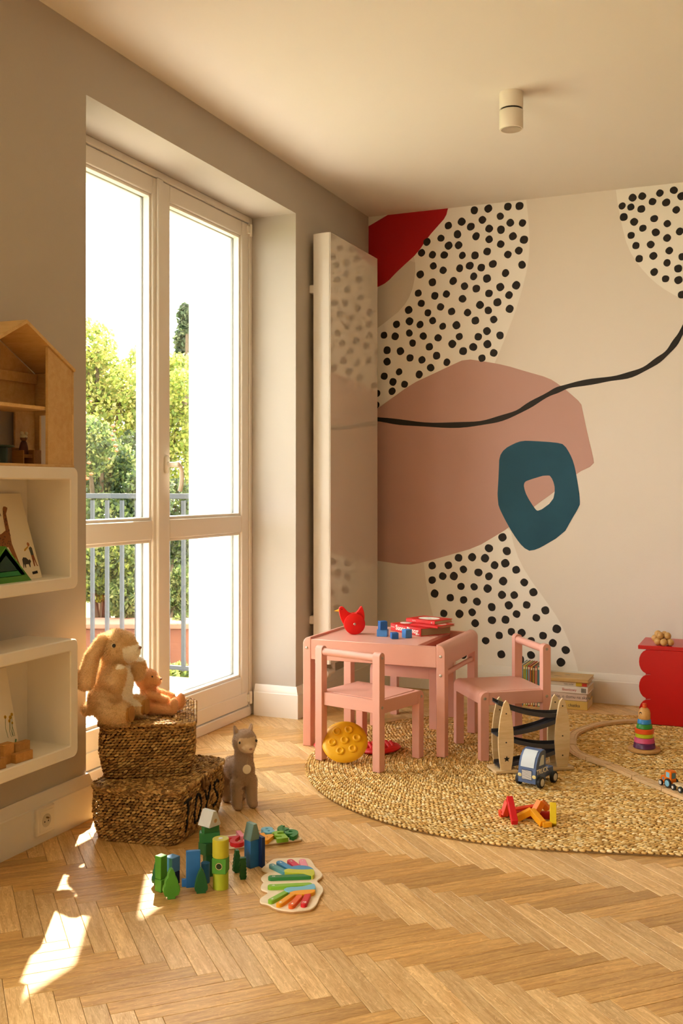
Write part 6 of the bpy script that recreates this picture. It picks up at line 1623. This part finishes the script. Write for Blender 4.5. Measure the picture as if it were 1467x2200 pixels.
pr([(-0.024, 0.070), (-0.012, 0.070), (-0.008, 0.040), (-0.004, 0.036), (-0.010, 0.036), (-0.016, 0.056), (-0.018, 0.036), (-0.023, 0.036)], '#8c4a22', 'trouser_print')
pr([(-0.0245 + 0.0055 * math.cos(a), 0.1035 + 0.0065 * math.sin(a)) for a in [k * math.pi / 5 for k in range(10)]], '#a5653c', 'face_print')
pr([(-0.027, 0.099), (-0.026, 0.095), (-0.044, 0.084), (-0.049, 0.084), (-0.046, 0.090)], '#b88a2c', 'trumpet_print')
pr([(-0.092, 0.054), (-0.088, 0.058), (-0.085, 0.050), (-0.078, 0.036), (-0.072, 0.024), (-0.080, 0.026), (-0.088, 0.040)], '#5d4a40', 'penguin_print')
pr([(-0.038, 0.012), (-0.014, 0.014), (-0.014, 0.022), (-0.038, 0.020)], '#221c17', 'label_print')
for (tx, y, z, s_, rot) in (('mizy', -0.128, 0.196, 0.026, 35), ('y', -0.120, 0.218, 0.030, 40), ('link', -0.108, 0.232, 0.011, -8)):
    text(tx, s_, pm('print_text', '#463a2a', 0.7), gb, frameM((0.0007, y + GW / 2, z), (0, 1, 0), (0, 0, 1)) @ R(rot, 'Z'), 0.0001)
# nested green triangles
for (k, lab, c, hh) in ((0, 'largest bright green wooden triangle frame on the upper shelf', '#4d8a2a', 0.105), (1, 'middle emerald wooden triangle frame inside the bright green one', '#1f7d36', 0.080), (2, 'smallest dark wooden triangle inside the emerald frame', '#173a2c', 0.056)):
    t = thing('nesting_triangle', lab, 'wooden triangle', (XF - 0.030, 2.262, ZU), 0, 'nested green triangles')
    A_ = [(-hh * 1.02, 0), (hh * 1.02, 0), (0, hh * 0.98)]; i = inset(A_, hh * 0.17)
    if k < 2:
        v = [(x, y, z) for x in (-0.022, 0.0) for y, z in A_ + i]; n = 3
        f = []
        for q in range(3):
            j = (q + 1) % 3
            f += [(6 + q, 6 + j, 9 + j, 9 + q), (3 + q, 3 + j, j, q), (q, j, 6 + j, 6 + q), (3 + j, 3 + q, 9 + q, 9 + j)]
        one((v, f), 'frame', paint('tri_' + str(k), c), t, T(0, 0, 0.0), None)
        t.location.z = ZU + (0 if k == 0 else 0.0185)
    else:
        one(prism(A_, -0.022, 0.0, 0.0008), 'solid', paint('tri_' + str(k), c), t, frameM((0, 0, 0), (0, 1, 0), (0, 0, 1)), 30)
        t.location.z = ZU + 0.0335
# lower shelf: flower book, blocks
FB = lean_book('white picture book with yellow flowers on the lower shelf', 2.292, ZL, 0.20, 0.25, 0.010, XF - 0.090, XL + 0.030, ('flower_cover', '#e8dcc6'))
m = MB(); m2 = MB()
for (y, z, r_) in ((0.082, 0.105, 0.006), (0.090, 0.112, 0.005), (0.076, 0.096, 0.005), (0.086, 0.088, 0.004), (0.062, 0.110, 0.005)):
    m.add(lathe([(0, 0), (r_, 0)], 10), frameM((0.0006, y, z), (0, 1, 0), (0, 0, 1)))
    m2.add(tube([(0.0005, y, z), (0.0005, y - 0.006, z - 0.03), (0.0005, y - 0.002, 0.05)], 0.0006, 4))
m2.add(tube([(0.0005, 0.062, 0.030), (0.0005, 0.072, 0.022), (0.0005, 0.084, 0.026), (0.0005, 0.090, 0.040)], 0.0022, 5))
m.build('flower_print', pm('print_flower', '#d9a823', 0.7), FB, None); m2.build('stem_print', pm('print_stem', '#4a7a4a', 0.7), FB, None)
M_bw = wood('block_beech', '#c08d4c', '#a87538', (3, 22, 22), 0.5)
def sblk(label, u, v, s3, rz):
    p = G(u, v, ZL); o = MB().add(sb(*s3, 0.001)).build('beech_block', M_bw, None, 40)
    o.location = (min(p.x, XF - 0.02), p.y, ZL); o.rotation_euler = (0, 0, math.radians(rz)); tag(o, label, 'block', 'beech blocks on the lower shelf')
sblk('long beech block lying in front on the lower shelf', 50, 1635, (0.020, 0.066, 0.026), -4)
sblk('long beech block lying behind the front one on the lower shelf', 44, 1620, (0.018, 0.058, 0.036), -6)
sblk('square upright beech block left of the long blocks', 12, 1640, (0.026, 0.040, 0.056), -3)
sblk('small beech block in front at the left picture edge', 1, 1652, (0.018, 0.030, 0.030), -5)
one(ell(0.005, 0.005, 0.005, 12, 8), 'knob', pm('dark_red_knob', '#4a1418', 0.4), _b, T(0.0165, 2.405, 0.588), 180)
